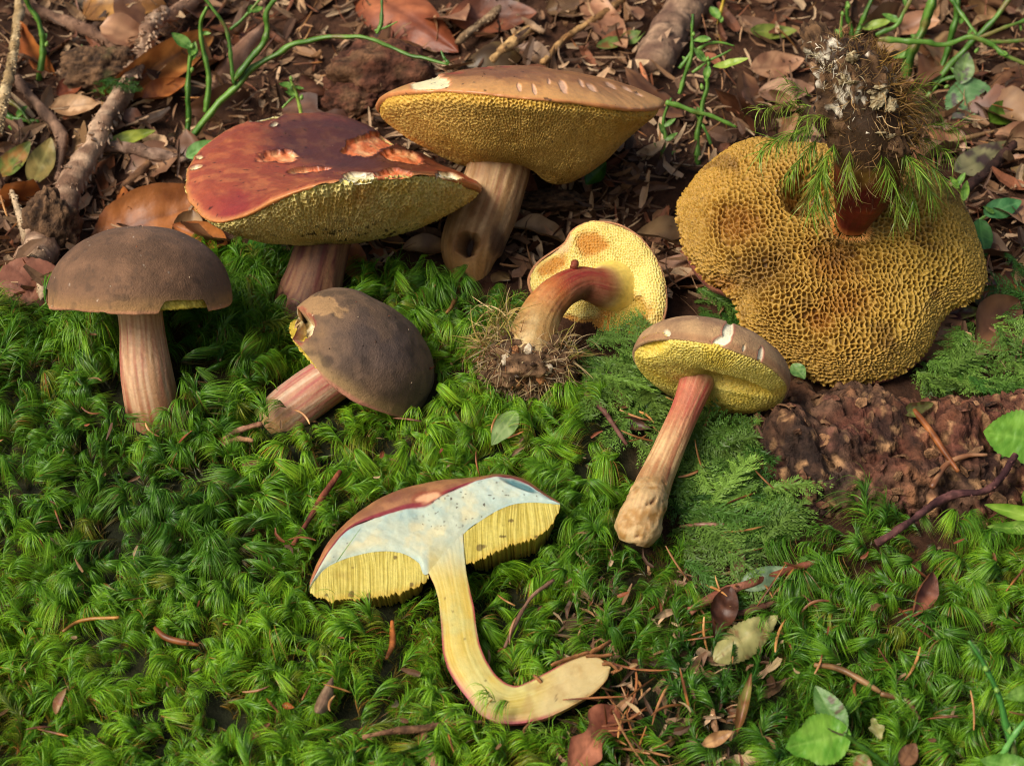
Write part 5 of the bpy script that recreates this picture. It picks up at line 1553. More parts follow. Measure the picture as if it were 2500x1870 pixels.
hero_leaf('dry_leaf', 'rust-red leaf scrap standing behind the forked dry leaf', (140, 235), (205, 200), 55, (.3, .7), 0, face=.6, curl=.2, cup=.5, seed=18, ca='#6a3420', cb='#8f4e30', vein='#4a2214')
hero_leaf('dry_leaf', 'olive-brown leaf leaning against the thick spiny twig', (80, 455), (125, 340), 70, (.3, .9), 0, face=.6, curl=.15, cup=.2, seed=19, ca='#565026', cb='#7a6a38', vein='#8a8048')
hero_leaf('dry_leaf', 'orange-edged green leaf at the bilberry clump beside the pale spiny twig', (-10, 440), (75, 350), 60, (.3, .7), 0, face=.6, curl=.25, cup=.3, seed=20, ca='#5a6a2c', cb='#9a6a34', vein='#7f8a4a')
hero_leaf('yellowing_leaf', 'yellow-green leaf lying behind the side twig of the thick spiny twig', (265, 350), (380, 322), 36, (.5, .7), 0, mat='green_leaf', face=.4, curl=.2, cup=.3, seed=21, ca='#6f7f26', cb='#a0a83c', vein='#8a9a40')
hero_leaf('green_leaf', 'pale green leaf peeking out behind the rim of the red cap', (455, 385), (520, 345), 44, (2.0, 2.4), 0, mat='green_leaf', face=.8, curl=.1, cup=.2, seed=22, ca='#6fa050', cb='#8fc070', vein='#9fd080')
hero_leaf('green_leaf', 'broken green leaf with brown edge lying before the bare branch', (1455, 120), (1575, 85), 56, (.6, .7), 0, mat='green_leaf', face=.5, curl=.2, cup=.3, tear=.5, seed=23, ca='#5f7a38', cb='#86a052', vein='#7a5a34', spots='#8a5a34')
hero_leaf('green_leaf', 'yellow-green leaf lying behind the upturned mushroom root', (1830, 80), (1945, 80), 50, (.6, .6), 0, mat='green_leaf', face=.4, curl=.2, cup=.1, seed=24, ca='#5a6a26', cb='#7f8a3a', vein='#8f9a4a')
hero_leaf('green_leaf', 'round dark green leaf behind the big serrated green leaf', (2415, 300), (2485, 255), 70, (.6, .7), 0, mat='green_leaf', face=.6, curl=.1, cup=.2, seed=25, ca='#3f5a18', cb='#5a7a24', vein='#6a8a34')
hero_leaf('green_leaf', 'dark curled green leaf in the shade under the tan cap', (1430, 455), (1480, 400), 50, (1.6, 2.0), 0, mat='green_leaf', face=.7, curl=.5, cup=.6, seed=26, ca='#2f5a18', cb='#46782a', vein='#5a8a3a')
hero_leaf('green_leaf', 'broad green leaf under the tubes of the red cap', (605, 610), (690, 580), 70, (1.0, 1.1), 0, mat='green_leaf', face=.5, curl=.2, cup=-.2, seed=27, ca='#2f6a1c', cb='#4a8a30', vein='#5f9a44')
# -- leaves on and around the moss and log
hero_leaf('green_leaf', 'triangular pale green leaf scrap lying on the moss behind the cut mushroom', (1260, 1005), (1200, 1088), 56, (1.3, 1.3), 0, mat='green_leaf', face=.5, curl=.1, cup=.25, seed=31, ca='#7f9f5c', cb='#a8c080', vein='#c0cf90')
hero_leaf('green_leaf', 'large serrated green leaf overhanging the rotten log', (2560, 1080), (2400, 1055), 145, (3.2, 3.4), 0, mat='green_leaf', face=.8, curl=.1, cup=.1, serr=.10, nl=64, nw=17, seed=32, ca='#5f962e', cb='#7cb03e', vein='#8fc050')
hero_leaf('spotted_leaf', 'brown-tipped green leaf scrap stuck on the rotten log', (2205, 1010), (2278, 985), 42, (3.6, 3.7), 0, mat='green_leaf', face=.7, curl=.1, cup=.3, tear=.4, seed=33, ca='#5a5a30', cb='#7a8a40', vein='#5a4028', spots='#4a3020')
hero_leaf('green_leaf', 'grey-green serrated leaf under the fallen twig beside the feather moss', (1805, 1432), (1925, 1385), 58, (.7, .8), 0, mat='green_leaf', face=.5, curl=-.1, cup=-.2, serr=.1, nl=50, seed=34, ca='#5f7a5a', cb='#869c78', vein='#7f9a74')
hero_leaf('dead_leaf', 'yellowing serrated dead leaf lying in the gap of the moss', (1745, 1610), (1900, 1500), 92, (.9, 1.3), 0, mat='green_leaf', face=.6, curl=-.2, cup=-.3, serr=.12, nl=60, nw=15, seed=35, ca='#7f7a48', cb='#a8a468', vein='#c0b070', spots='#8a6a44')
hero_leaf('dead_leaf', 'crumpled dark brown leaf beside the yellowing serrated leaf', (1780, 1440), (1745, 1570), 70, (.8, .8), 0, face=.6, curl=.4, cup=.6, wave=.14, seed=36, ca='#4f2e1c', cb='#7a4a30', vein='#3a2014')
hero_leaf('dead_leaf', 'folded red-brown leaf standing in the moss before the rotten log', (2270, 1395), (2215, 1505), 60, (1.5, 1.3), 35, face=.5, curl=.3, cup=1.1, seed=37, ca='#5a3020', cb='#84503a', vein='#40221a')
hero_leaf('dead_leaf', 'torn reddish bark-like leaf lying before the foot of the cut mushroom', (1510, 1715), (1390, 1885), 120, (1.0, 1.0), 0, face=.5, curl=-.15, cup=.15, wave=.05, tear=.6, nl=36, nw=15, seed=38, ca='#74402c', cb='#a8694c', vein='#56301f')
hero_leaf('dead_leaf', 'small tan leaf scrap among the brown needles', (1715, 1820), (1790, 1785), 36, (.9, 1.0), 0, face=.5, curl=.3, cup=.4, seed=39, ca='#8a6440', cb='#b8905f', vein='#6a4a30')
hero_leaf('dead_leaf', 'narrow red and green leaf standing in the needles', (1800, 1790), (1835, 1645), 30, (.6, 1.6), 20, face=.6, curl=.2, cup=.7, seed=40, mat='green_leaf', ca='#6a4a26', cb='#7f7a3a', vein='#b0604a')
hero_leaf('green_leaf', 'bright green leaf with a bitten edge below the brown-tipped leaf', (2075, 1790), (1915, 1825), 130, (1.9, 1.9), 0, mat='green_leaf', face=.7, curl=.1, cup=.15, serr=.08, tear=.3, nl=60, nw=17, seed=41, ca='#5f9a2c', cb='#82b440', vein='#9ac858', spots=None)
hero_leaf('green_leaf', 'brown-tipped grey-green leaf above the bright bitten leaf', (2060, 1795), (1990, 1675), 74, (1.9, 2.2), 0, mat='green_leaf', face=.7, curl=.1, cup=.25, serr=.08, nl=50, nw=15, seed=42, ca='#56803c', cb='#7a9c5c', vein='#8aac64', spots='#5a4438')
hero_leaf('dead_leaf', 'ragged pale leaf scrap lying on moss beside the bright bitten leaf', (2130, 1755), (2150, 1808), 42, (1.4, 1.3), 0, face=.6, curl=.2, cup=.3, tear=.6, seed=43, ca='#8a8a50', cb='#b5b078', vein='#8a7a4a')
hero_leaf('dead_leaf', 'small round brown leaf sunk in the moss', (2200, 1870), (2235, 1815), 50, (1.2, 1.3), 0, face=.5, curl=.2, cup=.2, seed=44, **B3)
hero_leaf('green_leaf', 'serrated green leaf rising from the bilberry stem on the moss', (2520, 1880), (2390, 1855), 60, (1.8, 1.9), 0, mat='green_leaf', face=.6, curl=.2, cup=.2, serr=.1, nl=50, seed=45, ca='#568a30', cb='#7fae4c', vein='#8fbe5c')
hero_leaf('green_leaf', 'light green leaf with toothed edge beside the bilberry stem', (2540, 1680), (2450, 1705), 42, (2.0, 2.0), 0, mat='green_leaf', face=.6, curl=.2, cup=.2, serr=.1, nl=50, seed=46, ca='#6a9a34', cb='#8fba54', vein='#9fca64')
hero_leaf('green_leaf', 'narrow yellow-green leaf hanging before the end of the log', (2560, 1270), (2400, 1235), 40, (2.6, 2.8), 0, mat='green_leaf', face=.7, curl=.2, cup=.4, seed=47, ca='#6f9a2c', cb='#96ba48', vein='#a8ca58')
hero_leaf('green_leaf', 'second narrow green leaf hanging below the yellow-green one by the log', (2560, 1290), (2405, 1288), 36, (2.6, 2.6), 0, mat='green_leaf', face=.7, curl=.2, cup=.4, seed=48, ca='#5f8a2c', cb='#86aa48', vein='#a8ca58')
hero_leaf('green_leaf', 'green leaf tucked under the rim between slim and big upturned mushrooms', (1935, 890), (1965, 925), 40, (2.0, 1.8), 0, mat='green_leaf', face=.7, curl=.1, cup=.2, seed=49, ca='#5a8a44', cb='#8ab464', vein='#a0c070')
hero_leaf('green_leaf', 'bluish-green leaf beside the lobe of the golden pores', (2400, 525), (2490, 495), 56, (1.5, 1.6), 0, mat='green_leaf', face=.6, curl=.15, cup=.2, seed=50, ca='#3f7a44', cb='#5f9a5c', vein='#7ab070')
hero_leaf('green_leaf', 'dark green leaf pointing down beside the lobe of the golden pores', (2390, 540), (2405, 630), 52, (1.6, 1.2), 0, mat='green_leaf', face=.7, curl=.2, cup=.4, serr=.08, seed=51, ca='#2f5a24', cb='#467a34', vein='#5f8f4a')
hero_leaf('spotted_leaf', 'dark spotted leaf lying behind the feather moss', (2410, 790), (2490, 745), 50, (.9, 1.0), 0, mat='green_leaf', face=.5, curl=.1, cup=.1, seed=52, ca='#3f4a2c', cb='#5f6a44', vein='#6f7a54', spots='#3a2c24')
hero_leaf('dead_leaf', 'purple-brown leaf under the rim of the big upturned mushroom', (2300, 770), (2400, 760), 40, (1.2, 1.2), 0, face=.6, curl=.2, cup=.4, seed=53, ca='#3a2024', cb='#5a6a2c', vein='#4a2a24')
hero_leaf('cone_scale', 'grey-brown spindle-shaped cone scale lying on the moss', (775, 1740), (812, 1655), 40, (1.3, 1.3), 0, cat='cone scale', face=.6, curl=.1, cup=-.9, seed=54, ca='#6f5440', cb='#a08468', vein='#5a4030')
hero_leaf('dead_leaf', 'tiny folded brown leaf on the moss beside the spindle cone scale', (690, 1720), (720, 1728), 18, (1.3, 1.3), 0, face=.6, curl=.3, cup=.8, seed=55, **B1)
hero_leaf('dead_leaf', 'upright folded pale and red leaf scrap in the moss', (140, 1745), (165, 1680), 34, (1.0, 1.6), 30, face=.6, curl=.2, cup=.9, seed=56, ca='#9a7a50', cb='#8a4a38', vein='#6a3a2a')
hero_leaf('dead_leaf', 'thin red-brown strip in the moss below the cone scale', (600, 1810), (660, 1765), 22, (1.2, 1.3), 0, face=.5, curl=.2, cup=.5, seed=57, ca='#6a3a2a', cb='#8f5a40', vein='#4a2a1c')
hero_leaf('dead_leaf', 'brown crumpled leaf in the dark gap beside the slim stem', (1475, 960), (1540, 1000), 55, (.8, .8), 0, face=.5, curl=.3, cup=.4, wave=.12, seed=58, **B3)
hero_leaf('dead_leaf', 'dark twisted leaf next to the slim mushroom stem', (1510, 1030), (1590, 1050), 36, (.8, .9), 0, face=.5, curl=.4, cup=.8, seed=59, ca='#3f261a', cb='#5f4030', vein='#2c1a12')

# -- scattered small leaves of the litter floor (copies of a few shapes)
SMALL = []
for i in range(10):
    pal = [B1, B2, B3, B2, B3, dict(ca='#6a4a34', cb='#8f7050', vein='#4a3222'), dict(ca='#5a3420', cb='#84563a', vein='#3f2418'), dict(ca='#7f6040', cb='#a88860', vein='#5f452e'), B3, dict(ca='#4f3a22', cb='#7a6440', vein='#3a2a1a')][i]
    lv, lcol = leaf_verts(1.0, .45 + .3 * random.random(), 800 + i, curl=random.uniform(-.6, .6), cup=random.uniform(-.5, .8), wave=.08, nl=12, nw=7, tear=random.choice([0, .4, .8]), **pal)
    SMALL.append(mesh_data('small_leaf', lv, quads_grid(12, 7), 'dead_leaf', lcol))
LITTER = [(-900, -350), (3400, -350), (3400, 950), (2520, 960), (2300, 860), (1700, 760), (1420, 700), (1300, 700), (1160, 660), (960, 640), (800, 680), (660, 620), (520, 620), (300, 690), (0, 770), (-900, 780)]
rl = np.random.default_rng(77)
def litter_points(n, poly=LITTER, umin=-300, umax=2800, vmin=-120, vmax=980, up=0):
    u = rl.uniform(umin, umax, n * 3); v = rl.uniform(vmin, vmax, n * 3)
    k = in_poly(u, v, poly)
    u, v = u[k][:n], v[k][:n]
    p = G(u, v)
    return p, gnormal(p[:, 0], p[:, 1])
lp, ln = litter_points(290, umin=-700, umax=3100, vmin=-250)
for i, (p, n) in enumerate(zip(lp, ln)):
    if blocked(p[None] + n * .3)[0]: continue
    o = place(SMALL[rl.integers(0, 10)], 'small_leaf', p + n * rl.uniform(.1, .6), rl.normal(size=3), nrm(n + rl.normal(0, .45, 3)), rl.uniform(1.2, 3.3))
    tag(o, 'small crumpled brown dead leaf lying in the litter behind the mushrooms', 'leaf', 'small dead leaves of the litter floor')

# -- twigs
def twig(name, label, pts, r_px, up, ca='#6d5240', cb='#9a7c62', pegs=0, seed=1, cat='twig', group=None, na=12, mat='twig_bark', rough=.20, abs_depth=None):
    uv = np.array(pts, float)
    g = G(uv[:, 0], uv[:, 1])
    dep = (g + GN * np.broadcast_to(np.asarray(up, float), (len(uv),))[:, None] - CAM) @ Fv if abs_depth is None else np.broadcast_to(np.asarray(abs_depth, float), (len(uv),))
    w = P(uv[:, 0], uv[:, 1], dep)
    L = np.linalg.norm(np.diff(w, axis=0), axis=1).sum()
    n = max(14, int(L / .16))
    cl = spline(w, n)
    r = np.interp(np.linspace(0, 1, n), np.linspace(0, 1, len(r_px)), r_px) * dep.mean() / FPX
    cl = cl + (.3 * r.mean()) * np.stack([fbm(cl, 1.1, 2, seed + k) for k in range(3)], -1)
    v, f = tube_verts(cl, r, na, lambda v, th: rough * r.mean() * (2.0 * fbm(v, 1.6, 2, seed) + 1.4 * fbm(v, 5.5, 2, seed + 5)))
    m = fbm(v, 2.0, 4, seed + 9)
    c = mix(C(ca), C(cb), sstep(-.3, .4, m))
    c = mix(c, C(ca) * .45, sstep(.12, .4, fbm(v, 3.5, 4, seed + 13)) * .7)
    o = part(name, v, f, mat, None, c)
    tag(o, label, cat, group)
    if pegs:
        rr = np.random.default_rng(seed)
        k = int(L * pegs)
        i = rr.integers(1, n - 1, k); t, nn, bb = frames(cl)
        az = rr.uniform(0, 2 * np.pi, k)
        d0 = nn[i] * np.cos(az)[:, None] + bb[i] * np.sin(az)[:, None]
        p0 = cl[i] + d0 * (r[i] * .8)[:, None]
        ax = nrm(d0 + t[i] * .9); h = rr.uniform(.5, 1.0, k) * .6 * r.mean() + .03
        s1 = nrm(np.cross(ax, t[i])); s2 = np.cross(ax, s1); w_ = .22 * r.mean() + .012
        vv = np.stack([p0 + s1 * w_, p0 - s1 * .5 * w_ + s2 * w_ * .87, p0 - s1 * .5 * w_ - s2 * w_ * .87, p0 + ax * h[:, None]], 1)
        a = np.arange(k)[:, None] * 4
        ff = np.concatenate([a + [0, 1, 3], a + [1, 2, 3], a + [2, 0, 3]])
        part('needle_pegs', vv, ff, mat, o, np.broadcast_to(C(cb), vv.shape) * rr.uniform(.6, 1.1, (k, 1, 1)), smooth=False, kind='stuff')
    return o
twig('spruce_twig', 'thick spiny spruce twig slanting down to the rotten stub behind the dome-capped mushroom', [(400, 35), (375, 70), (312, 190), (235, 345), (175, 450), (120, 560), (85, 640)], [18, 21, 25, 30, 38, 40], [2.2, 2.2, 2.0, 1.8, 1.5, 1.1, .8], '#785a46', '#b89a7e', 30, 11)
twig('spruce_twig', 'smooth brown twig end continuing up from the thick spiny twig', [(385, 55), (430, 30), (520, -30)], [15, 17, 18], [1.9, 1.9, 2.0], '#7a5a46', '#a8846a', 4, 12)
twig('spruce_twig', 'pale spiny twig hanging upright over the bilberry clump', [(52, -40), (45, 20), (38, 90), (25, 170), (8, 250), (-10, 330)], [10, 11, 12, 12], 3.0, '#9a8058', '#cdb488', 40, 13)
twig('spruce_twig', 'dark brown twig lying crosswise behind the thick spiny twig', [(60, 20), (130, 45), (220, 80), (300, 125)], [14, 17, 16, 12], .9, '#5f4434', '#8a6a54', 10, 14)
twig('spruce_twig', 'bent grey-brown twig beside the olive-brown leaf', [(38, 190), (85, 250), (140, 310), (150, 360), (140, 440)], [12, 13, 14, 10], .9, '#5f483a', '#8f705a', 10, 15)
twig('spruce_twig', 'spiny side twig reaching from the thick twig towards the red cap', [(225, 355), (300, 360), (380, 378), (455, 392)], [12, 14, 14, 10], .9, '#6f5444', '#a08470', 26, 16)
twig('spruce_twig', 'thin pale spiny twig standing by the pinkish-brown beech leaf', [(28, 465), (50, 530), (75, 620), (105, 725)], [8, 11, 11, 8], [1.6, 1.5, 1.2, .8], '#8a7458', '#c0a888', 30, 17)
twig('spruce_twig', 'short brown twig stub lying under the side twig', [(285, 470), (340, 425), (365, 400)], [11, 12, 10], .6, '#6a4a32', '#9a704a', 0, 18)
twig('spruce_twig', 'forked spiny twig above the tan cap', [(1120, 105), (1165, 65), (1215, 25), (1245, -20)], [9, 10, 10, 9], 1.4, '#7a6044', '#b59a78', 30, 19)
twig('spruce_twig', 'short spiny fork branching off towards the straw-coloured stick', [(1215, 15), (1270, 45), (1330, 78)], [8, 9, 7], 1.3, '#6f5640', '#a88a6c', 26, 20)
twig('stick', 'smooth straw-coloured stick lying behind the tan cap', [(1200, 150), (1245, 110), (1298, 66)], [11, 13, 13], .9, '#a0784a', '#cfa870', 0, 21, cat='stick')
twig('stick', 'long tan stick leading back from behind the tan cap', [(1325, 155), (1385, 92), (1460, 45), (1540, -15)], [8, 9, 9, 8], .7, '#8a643c', '#bd9460', 2, 22, cat='stick')
twig('bare_branch', 'thick grey-brown bare branch rising behind the tan cap', [(1600, 170), (1615, 120), (1660, 40), (1720, -60)], [48, 48, 50, 52], [.6, .9, 1.2, 1.6], '#6f5444', '#a08268', 3, 23, cat='branch', na=26, rough=.05)
twig('dark_twig', 'dark brown twig leaning beside the lobe of the golden pores', [(2530, 290), (2480, 345), (2420, 410), (2350, 470)], [10, 13, 13, 11], 1.4, '#2c1c16', '#4a3028', 4, 24)
twig('stick', 'thin straight tan stick lying below the big serrated leaf', [(2265, 362), (2390, 330), (2520, 300)], [4, 5, 5], .8, '#8a6a48', '#b8946a', 0, 25, cat='stick')
twig('dark_twig', 'purplish crooked twig bridging the rotten log and the moss', [(2140, 1325), (2200, 1290), (2290, 1225), (2340, 1205), (2400, 1200), (2440, 1170), (2480, 1110)], [8, 9, 10, 11, 10, 8], [2.0, 2.5, 3.1, 3.4, 3.6, 3.6, 3.7], '#3a2022', '#6a4440', 5, 26)
twig('fallen_twig', 'reddish fallen twig lying over the grey-green serrated leaf', [(1685, 1490), (1740, 1460), (1830, 1425), (1920, 1395), (2000, 1370)], [10, 11, 12, 9, 7], 1.0, '#6a3a28', '#9a6650', 2, 27)
twig('fallen_twig', 'dark twig pair under the fallen reddish twig', [(1770, 1505), (1830, 1490), (1905, 1465)], [7, 9, 7], .7, '#4a2e22', '#75503c', 0, 28)
twig('fallen_twig', 'knobbly brown twig lying on moss before the cut mushroom', [(885, 1800), (950, 1785), (1030, 1778), (1100, 1765), (1175, 1760)], [7, 8, 10, 9, 6], 1.5, '#5a3c2a', '#8f6a4c', 5, 29)
twig('fallen_twig', 'short brown twig hanging down from the knobbly twig', [(1035, 1780), (1045, 1830), (1070, 1890)], [12, 14, 8], 1.3, '#5f4030', '#8f664c', 8, 30)
twig('thin_twig', 'thin bent grey twig leaning in the moss beside the hooked stem', [(1352, 1415), (1300, 1455), (1265, 1510), (1232, 1580)], [5, 5, 5, 4], 1.6, '#6a4c3c', '#9a7860', 1, 31)
twig('thin_twig', 'dark red thin twig half buried in moss behind the cut cap', [(830, 1150), (790, 1210), (755, 1270), (715, 1330)], [7, 7, 6, 5], 1.3, '#4a2620', '#8a4c34', 0, 32)
twig('thin_twig', 'dark thin twig in the gap beside the root ball', [(1430, 865), (1480, 910), (1550, 955)], [6, 7, 4], 1.0, '#3a2420', '#5f3e34', 2, 33)
twig('thin_twig', 'purplish straight twig beside the slim mushroom stem', [(1420, 950), (1470, 1000), (1530, 1085)], [7, 7, 5], 1.2, '#5a3830', '#8a6458', 0, 34)
twig('thin_twig', 'curved brown root reaching down from the holed stem', [(1118, 655), (1122, 700), (1105, 745), (1090, 765)], [6, 7, 6, 4], 1.3, '#6a4a26', '#96703c', 0, 35)
twig('stick', 'short pinkish splinter at the cut end of the fallen stem', [(545, 1072), (585, 1050), (640, 1035)], [5, 9, 6], 1.5, '#8a6048', '#b88c70', 0, 36, cat='stick')
twig('stick', 'rough brown splinter below the pinkish splinter', [(548, 1082), (580, 1072), (618, 1076)], [5, 7, 4], 1.4, '#8a6444', '#b08862', 0, 37, cat='stick')
twig('thin_twig', 'dark twig under the feather moss right of the golden pores', [(2370, 780), (2430, 810), (2520, 835)], [6, 7, 6], .9, '#4a2c22', '#75503c', 2, 38)

# reddish bark lumps between the two tall mushrooms
for nm, lab, (u, v), r_, sq, seed in [('bark_chunk', 'reddish-brown bark chunk behind the red and tan caps', (935, 215), 1.65, (1.25, .8, .75), 81), ('bark_chunk', 'broken dark red bark chunk below the arching bilberry stem', (870, 275), .9, (1.3, .8, .7), 82),
                                      ('wood_stub', 'mossy rotten stub below the thick spiny twig', (130, 590), 1.2, (.8, .8, 1.1), 83), ('bark_chunk', 'grey mossy wood chunk between the twigs', (250, 205), 1.2, (1.2, .8, .8), 84), ('bark_chunk', 'small flat bark chunk under the tan cap', (1340, 520), .9, (1.5, .8, .4), 85)]:
    o = lump(nm, None, G(u, v) + GN * .5, r_, lambda v, o, s=seed: mix(mix(C('#3a241a') if s < 83 else C('#35261c'), C('#6d4433') if s < 83 else C('#75583f'), sstep(-.5, .5, o)), C('#5a5a34') if s == 84 else C('#7f6044'), sstep(.1, .5, fbm(v, 1.2, 3, s)) * .6), 'log_bark', seed, .35, 34, sq, freq=1.3)
    tag(o, lab, 'bark' if nm == 'bark_chunk' else 'stub')
# -- bilberry plants: green angular stems, branches, buds and leaves
def plant(label, stems, leaves=(), buds=(), base=None, depth=None, colr=('#38621c', '#628c36'), name='bilberry_plant', leafy=True):
    """stems: list of (points [(u, v)], radius px list, part name, (depth start, depth end))"""
    b = base if base is not None else G(*stems[0][0][0])
    t = thing(name, label, 'plant', b)
    d0 = float((b - CAM) @ Fv) if depth is None else depth
    for i, (pts, r, nm, dd) in enumerate(stems):
        uv = np.array(pts, float)
        n = max(16, 8 * len(uv))
        w = P(uv[:, 0], uv[:, 1], d0 + np.linspace(dd[0], dd[1], len(uv)))
        cl = spline(w, n)
        rr = np.interp(np.linspace(0, 1, n), np.linspace(0, 1, len(r)), r) * d0 / FPX * .70 * np.linspace(1.12, .82, n)
        cl = cl + rr.mean() * 1.4 * np.stack([fbm(cl, 1.0, 2, i * 3 + k_ + len(label)) for k_ in range(3)], -1)
        rr = rr * (1 + .30 * np.exp(-((np.mod(np.linspace(0, 1, n) * max(2, n // 7), 1) - .5) / .16) ** 2))
        v, f = tube_verts(cl, rr, 10, lambda v, th, rr=rr: rr.mean() * (.22 * np.cos(th * 4)[None] + .25 * fbm(v, 2.2, 2, i + 3)))
        m = fbm(v, 1.1, 3, i + len(label))
        c = mix(C(colr[0]), C(colr[1]), sstep(-.4, .4, m))
        c = mix(c, C('#7a4a34'), sstep(.25, .5, fbm(v, .8, 3, i + 40)) * .55)
        part(nm, v, f, 'green_stem', t, c)
        pr = np.random.default_rng(i * 31 + len(label))
        for _ in range(pr.integers(0, 3) if leafy else 0):
            a_ = cl[pr.integers(n // 3, n - 1)]; dr_ = nrm(V(pr.normal(0, 1), pr.normal(.3, .7), pr.normal(0, .6))); Lq = pr.uniform(.35, .75)
            lv_, lc2 = leaf_verts(Lq, Lq * pr.uniform(.4, .55), int(pr.integers(0, 9999)), curl=pr.uniform(-.2, .5), cup=.4, nl=14, nw=7, ca='#4a7a2c', cb='#7ca648', vein='#8ab058')
            part('leaf', to_world(lv_, a_ + dr_ * Lq * .5, dr_, nrm(V(pr.normal(0, .4), .5, 1))), quads_grid(14, 7), 'green_leaf', t, lc2)
    for i, (u, v, du, dv, dd) in enumerate(buds):
        cl = spline([P(np.array(u * 1.), np.array(v * 1.), d0 + dd), P(np.array(u + du * .5), np.array(v + dv * .5), d0 + dd - .02), P(np.array(u + du * 1.), np.array(v + dv * 1.), d0 + dd)], 8)
        tv, tf = tube_verts(cl, np.array([.4, .8, 1, 1, .9, .7, .45, .15]) * .07, 8)
        part('bud', tv, tf, 'green_stem', t, np.broadcast_to(C('#6f9440'), tv.shape))
    for i, (a, bb, w, dd, kw) in enumerate(leaves):
        pa = P(np.array(a[0] * 1.), np.array(a[1] * 1.), d0 + dd); pb = P(np.array(bb[0] * 1.), np.array(bb[1] * 1.), d0 + dd - .2)
        k = dict(seed=900 + i + len(label), curl=.15, cup=.25, nl=26, nw=11, **GL); k.update(kw)
        v, c = leaf_verts(np.linalg.norm(pb - pa) * 1.03, w * d0 / FPX, **k)
        n = nrm(-Fv + .35 * Uv); y = nrm(np.cross(n, pb - pa)); n = np.cross(nrm(pb - pa), y)
        part('leaf', to_world(v, (pa + pb) / 2, pb - pa, n), quads_grid(*v.shape[:2]), 'green_leaf', t, c)
    return t
plant('tall bilberry plant with a long stem arching over towards the tan cap',
      [([(452, 375), (480, 320), (545, 240), (640, 155), (750, 100), (850, 88), (950, 112), (1030, 145), (1092, 160)], [9, 9, 8, 7, 6, 5], 'stem', (0, -2.2)),
       ([(448, 370), (455, 300), (463, 200), (468, 115)], [7, 8, 6], 'branch', (0, -.8)),
       ([(500, 275), (510, 200), (495, 120), (490, 60), (505, 20)], [7, 7, 5], 'branch', (-.3, -1.2)),
       ([(570, 205), (568, 150), (550, 70), (515, 20), (480, -20)], [6, 6, 5], 'branch', (-.8, -1.6)),
       ([(575, 190), (625, 130), (648, 80), (655, 30), (690, -15)], [9, 9, 7], 'branch', (-.8, -1.8)),
       ([(560, 75), (600, 40), (650, -15)], [5, 5, 4], 'branch', (-1.4, -1.8)),
       ([(920, 82), (932, 50), (935, -10)], [5, 5, 4], 'branch', (-1.6, -1.8)), ([(915, 78), (940, 68), (970, 55)], [4, 4, 2], 'branch', (-1.6, -1.7)), ([(1098, 158), (1085, 140), (1078, 122)], [5, 5, 3], 'branch', (-2.2, -2.2))],
      [((466, 118), (418, 82), 32, -.8, {})], [(468, 120, 2, -14, -.8), (470, 165, -3, 14, -.7), (648, 85, 8, -10, -1.2), (455, 300, 8, -12, -.5)])
plant('short bilberry shoot with yellow tip behind the red cap', [([(738, 300), (733, 262), (722, 225), (712, 195)], [6, 6, 4], 'stem', (0, -.3)), ([(690, 265), (715, 240), (728, 235)], [4, 4, 3], 'branch', (0, 0))], (), [(712, 198, -3, -12, -.3), (735, 245, 3, -14, -.2)], base=P(np.array(738.), np.array(300.), 60.5), depth=60.5, colr=('#4f7a24', '#96b048'))
plant('bilberry clump with angular green stems beside the pale spiny twig', [([(-30, 300), (0, 265), (20, 290), (60, 300), (98, 302)], [9, 9, 8, 7], 'stem', (0, -.4)), ([(20, 245), (50, 265), (75, 300)], [7, 7, 6], 'branch', (-.2, -.4)), ([(30, 305), (45, 330), (25, 360), (0, 405)], [8, 7, 6], 'branch', (-.3, -.2)), ([(-5, 300), (5, 340), (-10, 380)], [6, 6, 5], 'branch', (-.3, -.2))], [((0, 380), (50, 300), 46, -.1, dict(ca='#8a9a5c', cb='#b0bc84'))])
plant('single bilberry stem rising behind the dark crosswise twig', [([(95, 195), (105, 120), (98, 75), (75, 20), (60, -20)], [8, 9, 8, 7], 'stem', (0, -1.0))], (), [(112, 115, 4, -14, -.4)])
plant('slender bilberry plant with curled leaves beside the bare branch', [([(1705, 400), (1700, 330), (1712, 270), (1725, 200), (1728, 150)], [8, 7, 7, 6], 'stem', (0, -.8)), ([(1735, 355), (1710, 300), (1698, 270)], [5, 5, 4], 'branch', (-.2, -.3)), ([(1658, 230), (1675, 180), (1690, 130), (1690, 35)], [6, 6, 5, 5], 'stem', (-.2, -1.0)), ([(1630, 250), (1690, 270), (1735, 285), (1795, 312)], [8, 8, 6], 'branch', (-.5, -.4)),
       ([(1695, 125), (1740, 105), (1795, 110)], [5, 5, 3], 'branch', (-.7, -.8)), ([(1690, 178), (1730, 150), (1785, 122)], [5, 4, 3], 'branch', (-.6, -.8)), ([(1660, 170), (1680, 140), (1692, 115)], [6, 5, 4], 'branch', (-.4, -.6))],
      [((1742, 165), (1828, 145), 22, -.8, dict(ca='#86a83c', cb='#a8c050')), ((1722, 150), (1692, 118), 22, -.8, {})], [(1715, 220, -3, -16, -.6), (1728, 150, 0, -12, -.8), (1678, 175, 2, -14, -.5), (1693, 90, 0, -12, -.9)])
plant('yellow bilberry stalk before the bare branch', [([(1762, 105), (1757, 60), (1762, 20), (1768, -20)], [5, 6, 5], 'stem', (0, -.4))], (), (), colr=('#a88a20', '#c8aa3a'))
